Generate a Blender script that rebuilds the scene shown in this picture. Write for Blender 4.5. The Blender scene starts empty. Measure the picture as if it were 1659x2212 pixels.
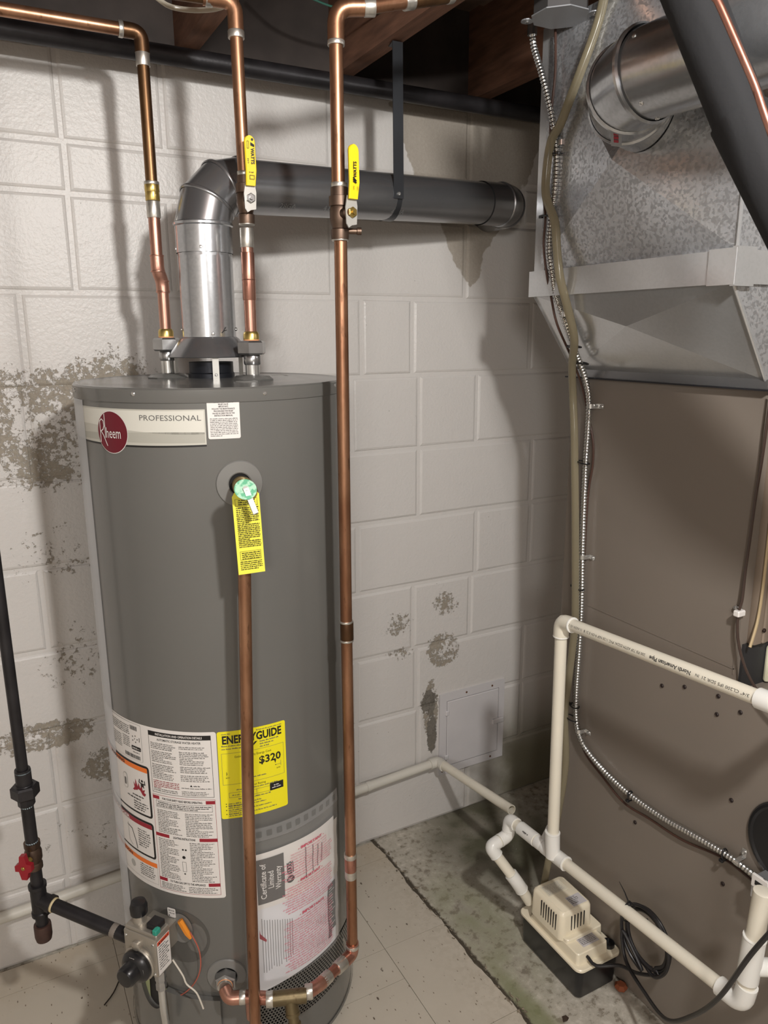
import bpy, bmesh, math, random
from mathutils import Vector, Matrix
R_ = random.Random(7)
SC = bpy.context.scene
COL = SC.collection
pi = math.pi
rad = math.radians

# ------------------------------------------------------------------ camera
FPX = 1629.91
PIT, YAW, ROL = 0.232933, 0.489295, -0.00519924
cth, sth, cps, sps = math.cos(PIT), math.sin(PIT), math.cos(YAW), math.sin(YAW)
Fv = Vector((sps * cth, cps * cth, -sth)); Rv = Vector((cps, -sps, 0)); Uv = Rv.cross(Fv)
R2 = Rv * math.cos(ROL) + Uv * math.sin(ROL); U2 = -Rv * math.sin(ROL) + Uv * math.cos(ROL)
cd = bpy.data.cameras.new('camera'); cam = bpy.data.objects.new('camera', cd); COL.objects.link(cam)
cd.sensor_fit = 'VERTICAL'; cd.sensor_height = 24.0; cd.lens = FPX / 2212 * 24.0; cd.clip_start = 0.02
m3 = Matrix((R2, U2, -Fv)).transposed()
cam.matrix_world = Matrix.Translation((0, 0, 1.5363)) @ m3.to_4x4()
SC.camera = cam

# ------------------------------------------------------------------ world, lights, exposure
w = bpy.data.worlds.new('world'); SC.world = w; w.use_nodes = True
w.node_tree.nodes['Background'].inputs[0].default_value = (0.9, 0.92, 1.0, 1)
w.node_tree.nodes['Background'].inputs[1].default_value = 0.25
SC.view_settings.view_transform = 'Standard'
SC.view_settings.look = 'None'
SC.view_settings.exposure = 0.0
SC.view_settings.gamma = 1.0
SC.view_settings.use_curve_mapping = False

def lamp(name, loc, power, size, color):
    l = bpy.data.lights.new(name, 'POINT'); l.energy = power; l.shadow_soft_size = size; l.color = color
    o = bpy.data.objects.new(name, l); COL.objects.link(o); o.location = loc; return o
lamp('bulb_light', (0.46, -0.12, 2.105), 92, 0.05, (1.0, 0.982, 0.95))
lamp('fill_light_rear', (-1.0, -1.7, 1.95), 95, 0.22, (1.0, 0.975, 0.94))  # soft fill added behind the camera to lift the shadows, not a known lamp

# ------------------------------------------------------------------ materials
MATS = {}
def new_mat(name):
    m = bpy.data.materials.new(name); m.use_nodes = True
    nt = m.node_tree; return m, nt, nt.nodes, nt.links, nt.nodes['Principled BSDF']
def srgb(c):
    return tuple(((x / 255) / 12.92 if x / 255 <= .04045 else ((x / 255 + .055) / 1.055) ** 2.4) for x in c) + (1,)
def mat(name, rgb, rough=.5, metal=0, var=0.0, vscale=20, bump=0, bscale=200, rgb2=None, thr=None, coat=0, spec=None, stretch=None, bdist=.001):
    if name in MATS: return MATS[name]
    m, nt, N, L, P = new_mat(name)
    c = srgb(rgb)
    P.inputs['Base Color'].default_value = c
    P.inputs['Roughness'].default_value = rough
    P.inputs['Metallic'].default_value = metal
    if coat: P.inputs['Coat Weight'].default_value = coat; P.inputs['Coat Roughness'].default_value = .12
    if spec is not None: P.inputs['Specular IOR Level'].default_value = spec
    if var or bump or rgb2:
        g = N.new('ShaderNodeNewGeometry'); mp = N.new('ShaderNodeMapping'); L.new(g.outputs['Position'], mp.inputs[0])
        if stretch: mp.inputs['Scale'].default_value = stretch
    if var or rgb2:
        n = N.new('ShaderNodeTexNoise'); n.inputs['Scale'].default_value = vscale; n.inputs['Detail'].default_value = 5
        L.new(mp.outputs[0], n.inputs['Vector'])
        r = N.new('ShaderNodeValToRGB'); L.new(n.outputs[0], r.inputs[0])
        if rgb2:
            lo, hi = thr or (.4, .6)
            r.color_ramp.elements[0].position = lo; r.color_ramp.elements[1].position = hi
            r.color_ramp.elements[0].color = c; r.color_ramp.elements[1].color = srgb(rgb2)
        else:
            r.color_ramp.elements[0].position = .3; r.color_ramp.elements[1].position = .7
            r.color_ramp.elements[0].color = tuple(x * (1 - var) for x in c[:3]) + (1,)
            r.color_ramp.elements[1].color = tuple(min(1, x * (1 + var)) for x in c[:3]) + (1,)
        L.new(r.outputs[0], P.inputs['Base Color'])
    if bump:
        n2 = N.new('ShaderNodeTexNoise'); n2.inputs['Scale'].default_value = bscale; n2.inputs['Detail'].default_value = 3
        L.new(mp.outputs[0], n2.inputs['Vector'])
        b = N.new('ShaderNodeBump'); b.inputs['Strength'].default_value = bump; b.inputs['Distance'].default_value = bdist
        L.new(n2.outputs[0], b.inputs['Height']); L.new(b.outputs[0], P.inputs['Normal'])
    MATS[name] = m; return m

class G:
    """tiny node-graph helper"""
    def __init__(s, nt):
        s.nt = nt; s.N = nt.nodes; s.L = nt.links
        g = s.N.new('ShaderNodeNewGeometry'); s.pos = g.outputs['Position']
        sp = s.N.new('ShaderNodeSeparateXYZ'); s.L.new(s.pos, sp.inputs[0]); s.x, s.y, s.z = sp.outputs
    def inp(s, sock, v):
        if isinstance(v, (int, float)): sock.default_value = v
        elif isinstance(v, tuple): sock.default_value = v
        else: s.L.new(v, sock)
    def m(s, op, a, b=0.0, clamp=False):
        n = s.N.new('ShaderNodeMath'); n.operation = op; n.use_clamp = clamp
        s.inp(n.inputs[0], a); s.inp(n.inputs[1], b); return n.outputs[0]
    def noise(s, scale, detail=4, rough=.6, vec=None):
        n = s.N.new('ShaderNodeTexNoise'); n.inputs['Scale'].default_value = scale; n.inputs['Detail'].default_value = detail
        n.inputs['Roughness'].default_value = rough
        s.L.new(vec or s.pos, n.inputs['Vector']); return n.outputs[0]
    def vor(s, scale, feature='F1', out='Distance'):
        n = s.N.new('ShaderNodeTexVoronoi'); n.inputs['Scale'].default_value = scale; n.feature = feature
        s.L.new(s.pos, n.inputs['Vector']); return n.outputs[out]
    def ramp(s, v, lo, hi, c0, c1):
        r = s.N.new('ShaderNodeValToRGB'); s.inp(r.inputs[0], v)
        r.color_ramp.elements[0].position = lo; r.color_ramp.elements[1].position = hi
        r.color_ramp.elements[0].color = c0; r.color_ramp.elements[1].color = c1; return r.outputs[0]
    def mix(s, f, a, b):
        n = s.N.new('ShaderNodeMix'); n.data_type = 'RGBA'; s.inp(n.inputs[0], f)
        s.inp(n.inputs[6], a); s.inp(n.inputs[7], b); return n.outputs[2]
    def ss(s, v, lo, hi):
        n = s.N.new('ShaderNodeMapRange'); n.interpolation_type = 'SMOOTHSTEP'
        s.inp(n.inputs[0], v); n.inputs[1].default_value = lo; n.inputs[2].default_value = hi; return n.outputs[0]
    def ell(s, a, b, ca, cb, ra, rb):
        da = s.m('DIVIDE', s.m('SUBTRACT', a, ca), ra); db = s.m('DIVIDE', s.m('SUBTRACT', b, cb), rb)
        d = s.m('SQRT', s.m('ADD', s.m('MULTIPLY', da, da), s.m('MULTIPLY', db, db)))
        return s.m('SUBTRACT', 1.0, d)
    def bump(s, P, h, strength=.5, dist=.002):
        b = s.N.new('ShaderNodeBump'); b.inputs['Strength'].default_value = strength; b.inputs['Distance'].default_value = dist
        s.L.new(h, b.inputs['Height']); s.L.new(b.outputs[0], P.inputs['Normal'])

def wall_paint():
    m, nt, N, L, P = new_mat('painted_block'); g = G(nt)
    paint = g.mix(g.noise(3, 3), srgb((203, 199, 195)), srgb((212, 208, 204)))
    n1 = g.noise(78, 6, .78); n2 = g.noise(9, 4, .6); n3 = g.noise(140, 4, .7)
    mask = None
    # peeled areas on the real wall: centre x, z, radii, density
    for cx, cz, rx, rz, k in [(.06, 1.335, .42, .23, 1.55), (.30, 1.42, .24, .15, 1.0), (.04, .60, .2, .06, 1.7), (.20, .485, .13, .09, 1.5),
                              (1.02, .70, .11, .09, .85), (1.19, .73, .09, .08, .8), (1.18, .585, .10, .095, 1.4), (1.02, .60, .11, .045, .9),
                              (1.135, .40, .045, .16, 1.5), (.16, .80, .2, .24, .72), (.12, 1.05, .22, .17, .7), (.1, .3, .28, .14, .7)]:
        e = g.m('MULTIPLY', g.ss(g.ell(g.x, g.z, cx, cz, rx, rz), 0, .8), k)
        mask = e if mask is None else g.m('MAXIMUM', mask, e)
    mask = g.m('MINIMUM', mask, 1.0)
    f = g.m('ADD', g.m('MULTIPLY', mask, .36), g.m('MULTIPLY', n1, .9))
    f = g.m('ADD', f, g.m('MULTIPLY', n2, .55))
    peel = g.ss(f, 1.045, 1.085)
    conc = g.mix(n3, srgb((120, 110, 98)), srgb((176, 168, 154)))
    c1 = g.mix(peel, paint, conc)
    # bare mortar patch around the flue opening
    p1 = g.m('MAXIMUM', g.ell(g.x, g.z, 1.235, 1.98, .115, .155), g.m('MULTIPLY', g.m('SUBTRACT', g.m('MULTIPLY', g.m('SUBTRACT', g.z, 1.625), .62), g.m('ABSOLUTE', g.m('SUBTRACT', g.x, 1.25))), 8.0))
    p1 = g.m('MULTIPLY', g.ss(g.m('SUBTRACT', 2.115, g.z), 0, .02), p1); p1 = g.ss(g.m('ADD', p1, g.m('MULTIPLY', g.m('SUBTRACT', n2, .5), .9)), .12, .17)
    pat = g.mix(n3, srgb((150, 141, 130)), srgb((176, 168, 157)))
    c2 = g.mix(p1, c1, pat)
    # bare concrete spots near the pipe elbow
    p2 = g.m('MAXIMUM', g.ell(g.x, g.z, 1.128, .42, .035, .05), g.ell(g.x, g.z, 1.14, .31, .022, .09))
    p2 = g.ss(g.m('ADD', p2, g.m('MULTIPLY', g.m('SUBTRACT', n1, .5), 1.2)), .2, .26)
    c3 = g.mix(p2, c2, g.mix(n3, srgb((96, 92, 86)), srgb((130, 124, 114))))
    # damp dirt low on the right
    low = g.m('MULTIPLY', g.ss(g.m('ADD', g.x, g.m('MULTIPLY', n2, .25)), 1.3, 1.65), g.ss(g.m('SUBTRACT', .42, g.z), 0, .3))
    c4 = g.mix(low, c3, srgb((122, 118, 100)))
    sp = g.ss(g.vor(38), .05, .03); sp = g.m('MULTIPLY', sp, g.ss(n2, .56, .62))
    c5 = g.mix(sp, c4, srgb((120, 112, 104)))
    L.new(c5, P.inputs['Base Color']); P.inputs['Roughness'].default_value = .42
    rg = g.m('ADD', .40, g.m('MULTIPLY', g.m('MAXIMUM', peel, p1), .5)); L.new(rg, P.inputs['Roughness'])
    h = g.m('ADD', g.m('MULTIPLY', g.noise(130, 2), .55), g.m('MULTIPLY', g.noise(28, 3), .5))
    h = g.m('SUBTRACT', h, g.m('MULTIPLY', peel, 1.0)); h = g.m('SUBTRACT', h, g.m('MULTIPLY', p2, 1.0))
    g.bump(P, h, .6, .0030)
    return m
def slab_mat():
    m, nt, N, L, P = new_mat('slab_concrete'); g = G(nt)
    n1 = g.noise(5, 6, .65); n2 = g.noise(40, 5, .7); n3 = g.noise(220, 3)
    base = g.mix(n1, srgb((166, 159, 146)), srgb((192, 186, 173)))
    base = g.mix(g.ss(n2, .5, .7), base, srgb((206, 200, 188))); base = g.mix(g.ss(n2, .48, .36), base, srgb((138, 130, 116)))
    gr = g.m('MULTIPLY', g.ss(g.ell(g.x, g.y, 1.02, 1.38, .14, .34), 0, .9), g.ss(n1, .32, .62))
    gr2 = g.m('MULTIPLY', g.ss(g.ell(g.x, g.y, .975, 1.0, .055, .5), 0, .7), g.ss(n1, .3, .55))
    dk = g.m('MULTIPLY', g.ss(g.ell(g.x, g.y, 1.28, 1.66, .30, .34), 0, .6), g.ss(n1, .2, .6))
    c = g.mix(dk, base, srgb((86, 84, 66)))
    c = g.mix(g.m('MULTIPLY', g.m('MAXIMUM', gr, gr2), .85), c, srgb((124, 128, 92)))
    c = g.mix(g.m('MULTIPLY', g.ss(n1, .5, .35), .35), c, srgb((104, 98, 88)))
    xe = g.m('SUBTRACT', g.x, g.m('SUBTRACT', .978, g.m('MULTIPLY', g.y, .0286)))
    gap = g.m('ABSOLUTE', g.m('SUBTRACT', g.m('ADD', xe, g.m('MULTIPLY', g.m('SUBTRACT', n2, .5), .02)), .004))
    c = g.mix(g.ss(gap, .012, .004), c, srgb((74, 66, 54)))
    sp = g.ss(g.vor(90), .09, .05)
    c = g.mix(g.m('MULTIPLY', sp, g.ss(n2, .5, .6)), c, srgb((214, 208, 198)))
    L.new(c, P.inputs['Base Color']); P.inputs['Roughness'].default_value = .75
    g.bump(P, g.m('ADD', n2, g.m('MULTIPLY', n3, .4)), .5, .002)
    return m
def tile_mat():
    m, nt, N, L, P = new_mat('floor_tile_vinyl'); g = G(nt)
    n1 = g.noise(7, 5); n2 = g.noise(60, 4)
    base = g.mix(n1, srgb((184, 175, 160)), srgb((202, 194, 180)))
    mp = N.new('ShaderNodeMapping'); mp.inputs['Scale'].default_value = (1, .45, 1); mp.inputs['Rotation'].default_value = (0, 0, .6); L.new(g.pos, mp.inputs[0])
    v = N.new('ShaderNodeTexVoronoi'); v.inputs['Scale'].default_value = 95; L.new(mp.outputs[0], v.inputs['Vector'])
    fl = g.m('MULTIPLY', g.ss(v.outputs['Distance'], .15, .10), g.ss(n2, .44, .54))
    c = g.mix(fl, base, srgb((120, 106, 90)))
    v2 = N.new('ShaderNodeTexVoronoi'); v2.inputs['Scale'].default_value = 30; L.new(mp.outputs[0], v2.inputs['Vector'])
    fl2 = g.m('MULTIPLY', g.ss(v2.outputs['Distance'], .085, .06), g.ss(n2, .46, .52))
    c = g.mix(fl2, c, srgb((92, 80, 68)))
    # worn, stained strips along the crack and by the wall
    st = g.m('MULTIPLY', g.ss(g.m('SUBTRACT', g.x, .80), 0, .14), g.ss(n2, .42, .6))
    c = g.mix(g.m('MULTIPLY', st, .22), c, srgb((150, 138, 118)))
    st2 = g.m('MULTIPLY', g.ss(g.y, 1.60, 1.80), g.ss(n1, .35, .6))
    c = g.mix(g.m('MULTIPLY', st2, .35), c, srgb((160, 140, 112)))
    L.new(c, P.inputs['Base Color']); P.inputs['Roughness'].default_value = .45
    g.bump(P, n2, .12, .001)
    return m
def galv_mat(name, tint=(178, 182, 186), rough=.3, amt=1.0, met=.82, bmp=.22):
    m, nt, N, L, P = new_mat(name); g = G(nt)
    v = N.new('ShaderNodeTexVoronoi'); v.inputs['Scale'].default_value = 210; v.feature = 'F1'
    w1 = g.noise(150, 3)
    L.new(g.pos, v.inputs['Vector'])
    sepc = N.new('ShaderNodeSeparateColor'); L.new(v.outputs['Color'], sepc.inputs[0])
    sp = sepc.outputs[0]
    a = srgb(tint); b = tuple(x * .66 for x in a[:3]) + (1,)
    f = g.m('MULTIPLY', g.ss(g.m('ADD', g.m('MULTIPLY', sp, .5), g.m('MULTIPLY', w1, .8)), .58, .82), amt)
    c = g.mix(f, a, b); c = g.mix(g.m('MULTIPLY', g.noise(6, 4), .3), c, srgb((140, 132, 124)))
    L.new(c, P.inputs['Base Color']); P.inputs['Metallic'].default_value = met
    L.new(g.m('ADD', rough, g.m('MULTIPLY', sp, .12 * amt)), P.inputs['Roughness'])
    g.bump(P, g.noise(4.0, 2), bmp, .008)
    return m
def copper_mat(name, a, b, rough=.28, scale=14):
    m, nt, N, L, P = new_mat(name); g = G(nt)
    mp = N.new('ShaderNodeMapping'); mp.inputs['Scale'].default_value = (1, 1, .3); L.new(g.pos, mp.inputs[0])
    n = g.noise(scale, 5, .65, mp.outputs[0]); n2 = g.noise(90, 4, .6, mp.outputs[0])
    c = g.mix(g.ss(n, .35, .68), srgb(a), srgb(b))
    c = g.mix(g.m('MULTIPLY', g.ss(n2, .60, .72), .5), c, srgb((70, 44, 30)))
    L.new(c, P.inputs['Base Color']); P.inputs['Metallic'].default_value = .9
    L.new(g.m('ADD', rough, g.m('MULTIPLY', n2, .16)), P.inputs['Roughness'])
    return m

WALL = wall_paint(); SLAB = slab_mat(); TILE = tile_mat()
GALV = galv_mat('galvanised_sheet', (214, 217, 222), .20, 1.0, .70, .10); GALV2 = galv_mat('galvanised_pipe', (196, 199, 203), .20, .25); GALVD = galv_mat('aged_vent_steel', (156, 158, 162), .25, .10)
GALVW = galv_mat('pale_galvanised_sheet', (218, 220, 222), .20, .12, .66, .08)
COP = copper_mat('aged_copper', (144, 103, 78), (180, 137, 108)); COPN = copper_mat('new_copper', (170, 118, 102), (194, 148, 130), .24)
COPD = copper_mat('dark_copper', (92, 68, 50), (132, 100, 68), .3); BRASS = copper_mat('yellow_brass', (176, 150, 84), (206, 180, 110), .25)
BRONZE = copper_mat('bronze_valve_body', (92, 76, 66), (122, 102, 88), .38); BRASSD = copper_mat('dull_brass', (112, 100, 76), (142, 128, 98), .35)
SOLD = mat('solder_tin', (196, 192, 184), .35, .85, var=.2, vscale=60)
ZINC = mat('zinc_plate', (176, 176, 176), .25, .9, var=.15, vscale=40)
CHROME = mat('bright_steel', (214, 214, 212), .22, .85)
LITE = mat('light_zinc', (198, 196, 190), .32, .45)
TANK = mat('grey_tank_enamel', (101, 100, 97), .27, 0, var=.02, vscale=6, coat=.35)
TANKL = mat('grey_cover_plastic', (120, 119, 116), .35)
WHITEP = mat('white_label_stock', (226, 222, 218), .4)
BLK = mat('black_print', (26, 25, 25), .45)
DGRY = mat('grey_print', (96, 94, 92), .5)
LGRY = mat('pale_grey_print', (176, 174, 170), .5)
REDP = mat('dark_red_print', (150, 32, 48), .45)
MAROON = mat('maroon_badge', (104, 12, 32), .35)
ORNG = mat('orange_print', (238, 122, 44), .45)
PINK = mat('pink_print', (222, 132, 150), .5)
YEL = mat('yellow_card', (238, 226, 30), .45)
YELT = mat('pale_yellow_tag', (240, 232, 82), .45)
YELH = mat('yellow_vinyl_grip', (238, 206, 30), .38)
BLACKM = mat('black_iron', (42, 40, 42), .42, .35, var=.35, vscale=18, bump=.3, bscale=150)
BLACKP = mat('black_plastic', (28, 28, 30), .28)
FOAM = mat('black_foam_insulation', (24, 24, 26), .85, bump=.4, bscale=120)
PVC = mat('white_pvc', (226, 220, 204), .32, var=.03, vscale=9, spec=.5)
PVCB = mat('bright_pvc_fitting', (230, 229, 224), .3)
PVCG = mat('painted_pipe', (206, 202, 192), .42, var=.06, vscale=9, bump=.15, bscale=60)
BEIGE = mat('cream_plastic', (238, 228, 204), .32)
FURN = mat('brown_cabinet_enamel', (126, 117, 108), .36, var=.035, vscale=3)
FURN2 = mat('light_brown_cabinet_enamel', (138, 124, 110), .36)
WOOD = mat('dark_joist_wood', (112, 78, 60), .8, var=.35, vscale=9, bump=.4, bscale=60, stretch=(6, 1, 6))
WOODD = mat('dark_subfloor_wood', (104, 84, 72), .85, var=.3, vscale=6, stretch=(5, 1, 1))
DARK = mat('dark_sill_tar', (58, 50, 46), .8, var=.3, vscale=12)
ALU = mat('cast_aluminium', (176, 170, 160), .35, .7, bump=.3, bscale=300)
GREEN = mat('green_tag_print', (96, 176, 136), .4, rgb2=(170, 214, 186), vscale=130, thr=(.45, .55))
REDH = mat('red_handle', (146, 22, 36), .35)
INSUL = mat('pale_green_insulation', (168, 176, 132), .8)
VINYL = None
def clear(name, tint, fac, rough=.1):
    m, nt, N, L, P = new_mat(name); out = N['Material Output']
    t = N.new('ShaderNodeBsdfTransparent'); t.inputs[0].default_value = srgb(tint)
    P.inputs['Base Color'].default_value = srgb(tint); P.inputs['Roughness'].default_value = rough
    mx = N.new('ShaderNodeMixShader'); lw = N.new('ShaderNodeLayerWeight'); lw.inputs[0].default_value = .35; fr = N.new('ShaderNodeMath'); fr.operation = 'MULTIPLY'; fr.inputs[1].default_value = .35; L.new(lw.outputs['Facing'], fr.inputs[0])
    a = N.new('ShaderNodeMath'); a.operation = 'ADD'; a.inputs[1].default_value = fac; L.new(fr.outputs[0], a.inputs[0])
    L.new(a.outputs[0], mx.inputs[0]); L.new(t.outputs[0], mx.inputs[1]); L.new(P.outputs[0], mx.inputs[2]); L.new(mx.outputs[0], out.inputs[0])
    return m
VINYL = clear('aged_vinyl_tube', (176, 166, 140), .36, .2)
CLEARP = clear('clear_plastic_film', (252, 252, 252), .01, .14)
CLEART = clear('clear_tube', (214, 206, 190), .5, .2)

# ------------------------------------------------------------------ mesh helpers
ORG = {}
def smooth_mesh(me, ang=35):
    for p in me.polygons: p.use_smooth = True
    me.set_sharp_from_angle(angle=rad(ang))
class MB:
    def __init__(s): s.v = []; s.f = []
    def add(s, vs, fs):
        b = len(s.v); s.v += [Vector(v) for v in vs]; s.f += [tuple(i + b for i in f) for f in fs]; return s
    def box(s, lo, hi, M=None):
        x0, y0, z0 = lo; x1, y1, z1 = hi
        vs = [Vector(p) for p in ((x0,y0,z0),(x1,y0,z0),(x1,y1,z0),(x0,y1,z0),(x0,y0,z1),(x1,y0,z1),(x1,y1,z1),(x0,y1,z1))]
        if M: vs = [M @ v for v in vs]
        return s.add(vs, [(0,3,2,1),(4,5,6,7),(0,1,5,4),(1,2,6,5),(2,3,7,6),(3,0,4,7)])
    def bbox(s, lo, hi, bv=.003, seg=2, M=None):
        bm = bmesh.new(); bmesh.ops.create_cube(bm, size=1)
        lo = Vector(lo); hi = Vector(hi)
        for v in bm.verts: v.co = Vector([lo[i] + (v.co[i] + .5) * (hi[i] - lo[i]) for i in range(3)])
        bmesh.ops.bevel(bm, geom=bm.edges[:], offset=bv, segments=seg, affect='EDGES', profile=.5)
        bm.verts.ensure_lookup_table()
        vs = [v.co.copy() for v in bm.verts]
        if M: vs = [M @ v for v in vs]
        s.add(vs, [tuple(v.index for v in f.verts) for f in bm.faces]); bm.free(); return s
    def tube(s, pts, r, n=14, caps=True, closed=False):
        P = [Vector(p) for p in pts]; k = len(P)
        rs = r if isinstance(r, (list, tuple)) else [r] * k
        T = []
        for i in range(k):
            if closed: t = P[(i + 1) % k] - P[i - 1]
            else: t = P[min(i + 1, k - 1)] - P[max(i - 1, 0)]
            T.append(t.normalized() if t.length > 1e-9 else Vector((0, 0, 1)))
        a = Vector((0, 0, 1)) if abs(T[0].z) < .9 else Vector((1, 0, 0))
        nrm = (a - T[0] * a.dot(T[0])).normalized()
        vs = []
        for i in range(k):
            nrm = (nrm - T[i] * nrm.dot(T[i])).normalized(); b = T[i].cross(nrm)
            for j in range(n):
                an = 2 * pi * j / n; vs.append(P[i] + (nrm * math.cos(an) + b * math.sin(an)) * rs[i])
        fs = []
        for i in range(k if closed else k - 1):
            i2 = (i + 1) % k
            for j in range(n):
                fs.append((i * n + j, i * n + (j + 1) % n, i2 * n + (j + 1) % n, i2 * n + j))
        if caps and not closed:
            fs.append(tuple(range(n - 1, -1, -1))); fs.append(tuple((k - 1) * n + j for j in range(n)))
        return s.add(vs, fs)
    def lathe(s, prof, org, axis=(0, 0, 1), n=28, caps=True):
        ax = Vector(axis).normalized(); a = Vector((0, 0, 1)) if abs(ax.z) < .9 else Vector((1, 0, 0))
        e1 = (a - ax * a.dot(ax)).normalized(); e2 = ax.cross(e1); o = Vector(org); vs = []
        for r, h in prof:
            for j in range(n):
                an = 2 * pi * j / n; vs.append(o + ax * h + (e1 * math.cos(an) + e2 * math.sin(an)) * r)
        fs = []
        for i in range(len(prof) - 1):
            for j in range(n): fs.append((i * n + j, i * n + (j + 1) % n, (i + 1) * n + (j + 1) % n, (i + 1) * n + j))
        if caps:
            fs.append(tuple(range(n - 1, -1, -1))); fs.append(tuple((len(prof) - 1) * n + j for j in range(n)))
        return s.add(vs, fs)
    def prism(s, pts, depth):  # pts: closed 3D loop, extruded by vector depth
        k = len(pts); d = Vector(depth); a = [Vector(p) for p in pts]
        return s.add(a + [p + d for p in a], [tuple(range(k - 1, -1, -1)), tuple(range(k, 2 * k))] + [(i, (i + 1) % k, (i + 1) % k + k, i + k) for i in range(k)])
    def build(s, name, m, parent=None, smooth=True, ang=35, kind=None, label=None):
        me = bpy.data.meshes.new(name)
        if parent is not None and parent in ORG: org = ORG[parent]
        elif parent is None:
            xs = [v.x for v in s.v]; ys = [v.y for v in s.v]; zs = [v.z for v in s.v]
            org = Vector(((min(xs) + max(xs)) / 2, (min(ys) + max(ys)) / 2, min(zs)))
        me.from_pydata([v - org for v in s.v], [], s.f); me.validate()
        bm = bmesh.new(); bm.from_mesh(me); bmesh.ops.recalc_face_normals(bm, faces=bm.faces[:]); bm.to_mesh(me); bm.free()
        me.materials.append(m)
        if smooth: smooth_mesh(me, ang)
        o = bpy.data.objects.new(name, me); COL.objects.link(o); ORG[o] = org
        if parent is not None: o.parent = parent
        else: o.location = org
        if kind: o['kind'] = kind
        if label: o['label'] = label
        return o
def tag(o, label, cat, group=None):
    o['label'] = label; o['category'] = cat
    if group: o['group'] = group
    return o
def thing(name, label, cat, loc, group=None):
    o = bpy.data.objects.new(name, None); COL.objects.link(o); o.location = loc; o.empty_display_size = .05
    ORG[o] = Vector(loc); return tag(o, label, cat, group)
def struct(o): o['kind'] = 'structure'; return o

def cr(pts, step=.01, closed=False):
    """Catmull-Rom resample"""
    P = [Vector(p) for p in pts]; out = []; n = len(P)
    rng = range(n) if closed else range(n - 1)
    for i in rng:
        if closed: p0, p1, p2, p3 = P[i - 1], P[i], P[(i + 1) % n], P[(i + 2) % n]
        else: p0, p1, p2, p3 = P[max(i - 1, 0)], P[i], P[i + 1], P[min(i + 2, n - 1)]
        k = max(2, int((p2 - p1).length / step))
        for j in range(k):
            t = j / k
            out.append(.5 * ((2 * p1) + (p2 - p0) * t + (2 * p0 - 5 * p1 + 4 * p2 - p3) * t * t + (3 * p1 - p0 - 3 * p2 + p3) * t ** 3))
    if not closed: out.append(P[-1])
    return out
def fillet(pts, r, k=7):
    P = [Vector(p) for p in pts]; out = [P[0]]
    for i in range(1, len(P) - 1):
        a = (P[i - 1] - P[i]); b = (P[i + 1] - P[i]); rr = min(r, a.length * .49, b.length * .49)
        A = P[i] + a.normalized() * rr; B = P[i] + b.normalized() * rr
        for j in range(k + 1):
            t = j / k; out.append(A * (1 - t) ** 2 + P[i] * 2 * t * (1 - t) + B * t * t)
    out.append(P[-1]); return out
def along(a, b, t): return Vector(a).lerp(Vector(b), t)

# text as flat mesh data
TC = {}
def text_geo(s, bold=0.0):
    k = (s, bold)
    if k in TC: return TC[k]
    c = bpy.data.curves.new('t', 'FONT'); c.body = s; c.size = 1; c.offset = bold; c.resolution_u = 2
    o = bpy.data.objects.new('t', c); COL.objects.link(o)
    dg = bpy.context.evaluated_depsgraph_get(); me = bpy.data.meshes.new_from_object(o.evaluated_get(dg))
    vs = [(v.co.x, v.co.y) for v in me.vertices]; fs = [tuple(p.vertices) for p in me.polygons]
    bpy.data.objects.remove(o); bpy.data.curves.remove(c); bpy.data.meshes.remove(me)
    wd = max([v[0] for v in vs] or [0]); TC[k] = (vs, fs, wd); return TC[k]
def txt(mb, s, u, v, h, fm, align='l', bold=0.0, sx=1.0, rot=0, width=None):
    vs, fs, wd = text_geo(s, bold); sc = h / .72
    if width: sx = width / (wd * sc)
    W = wd * sc * sx; ox = {'l': 0, 'c': -W / 2, 'r': -W}[align]; out = []
    for x, y in vs:
        a = ox + x * sc * sx; b = y * sc
        if rot == 90: a, b = -b, a
        elif rot == 180: a, b = -a, -b
        out.append(fm(u + a, v + b))
    mb.add(out, fs)
def greek(mb, u0, u1, v, h, fm, fill=1.0, dens=.78, rot=0, rnd=R_):
    x = u0; end = u0 + (u1 - u0) * fill
    while x < end:
        wl = rnd.randint(2, 8)
        for _ in range(wl):
            if x > end: break
            hh = h * rnd.choice((.65, .65, .7, 1.0)); w_ = h * .42
            q = [(x, v), (x + w_, v), (x + w_, v + hh), (x, v + hh)]
            mb.add([fm(*p) for p in q], [(0, 1, 2, 3)]); x += h * .42 / dens
        x += h * .5
def para(mb, u0, u1, vtop, lines, pitch, h, fm):
    for i in range(lines):
        greek(mb, u0, u1, vtop - (i + 1) * pitch, h, fm, fill=R_.uniform(.75, 1) if (i + 1) % 5 else .45)
def rrect(mb, u0, v0, u1, v1, fm, r=0.0, n=14, top=None, bot=None):
    us = [u0 + (u1 - u0) * i / n for i in range(n + 1)]
    if r: us = sorted(set(us + [u0 + r * (1 - math.cos(a)) for a in (.4, .8, 1.2, 1.57)] + [u1 - r * (1 - math.cos(a)) for a in (.4, .8, 1.2, 1.57)]))
    vs = []
    for u in us:
        e = min(u - u0, u1 - u); ins = 0
        if r and e < r: ins = r - math.sqrt(max(0, r * r - (r - e) ** 2))
        b = bot(u) if bot else v0; t = top(u) if top else v1
        vs += [fm(u, b + ins), fm(u, t - ins)]
    mb.add(vs, [(2 * i, 2 * i + 2, 2 * i + 3, 2 * i + 1) for i in range(len(us) - 1)])
def frame(mb, u0, v0, u1, v1, t, fm, n=14):
    rrect(mb, u0, v0, u1, v0 + t, fm, n=n); rrect(mb, u0, v1 - t, u1, v1, fm, n=n)
    rrect(mb, u0, v0, u0 + t, v1, fm, n=1); rrect(mb, u1 - t, v0, u1, v1, fm, n=1)
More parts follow.
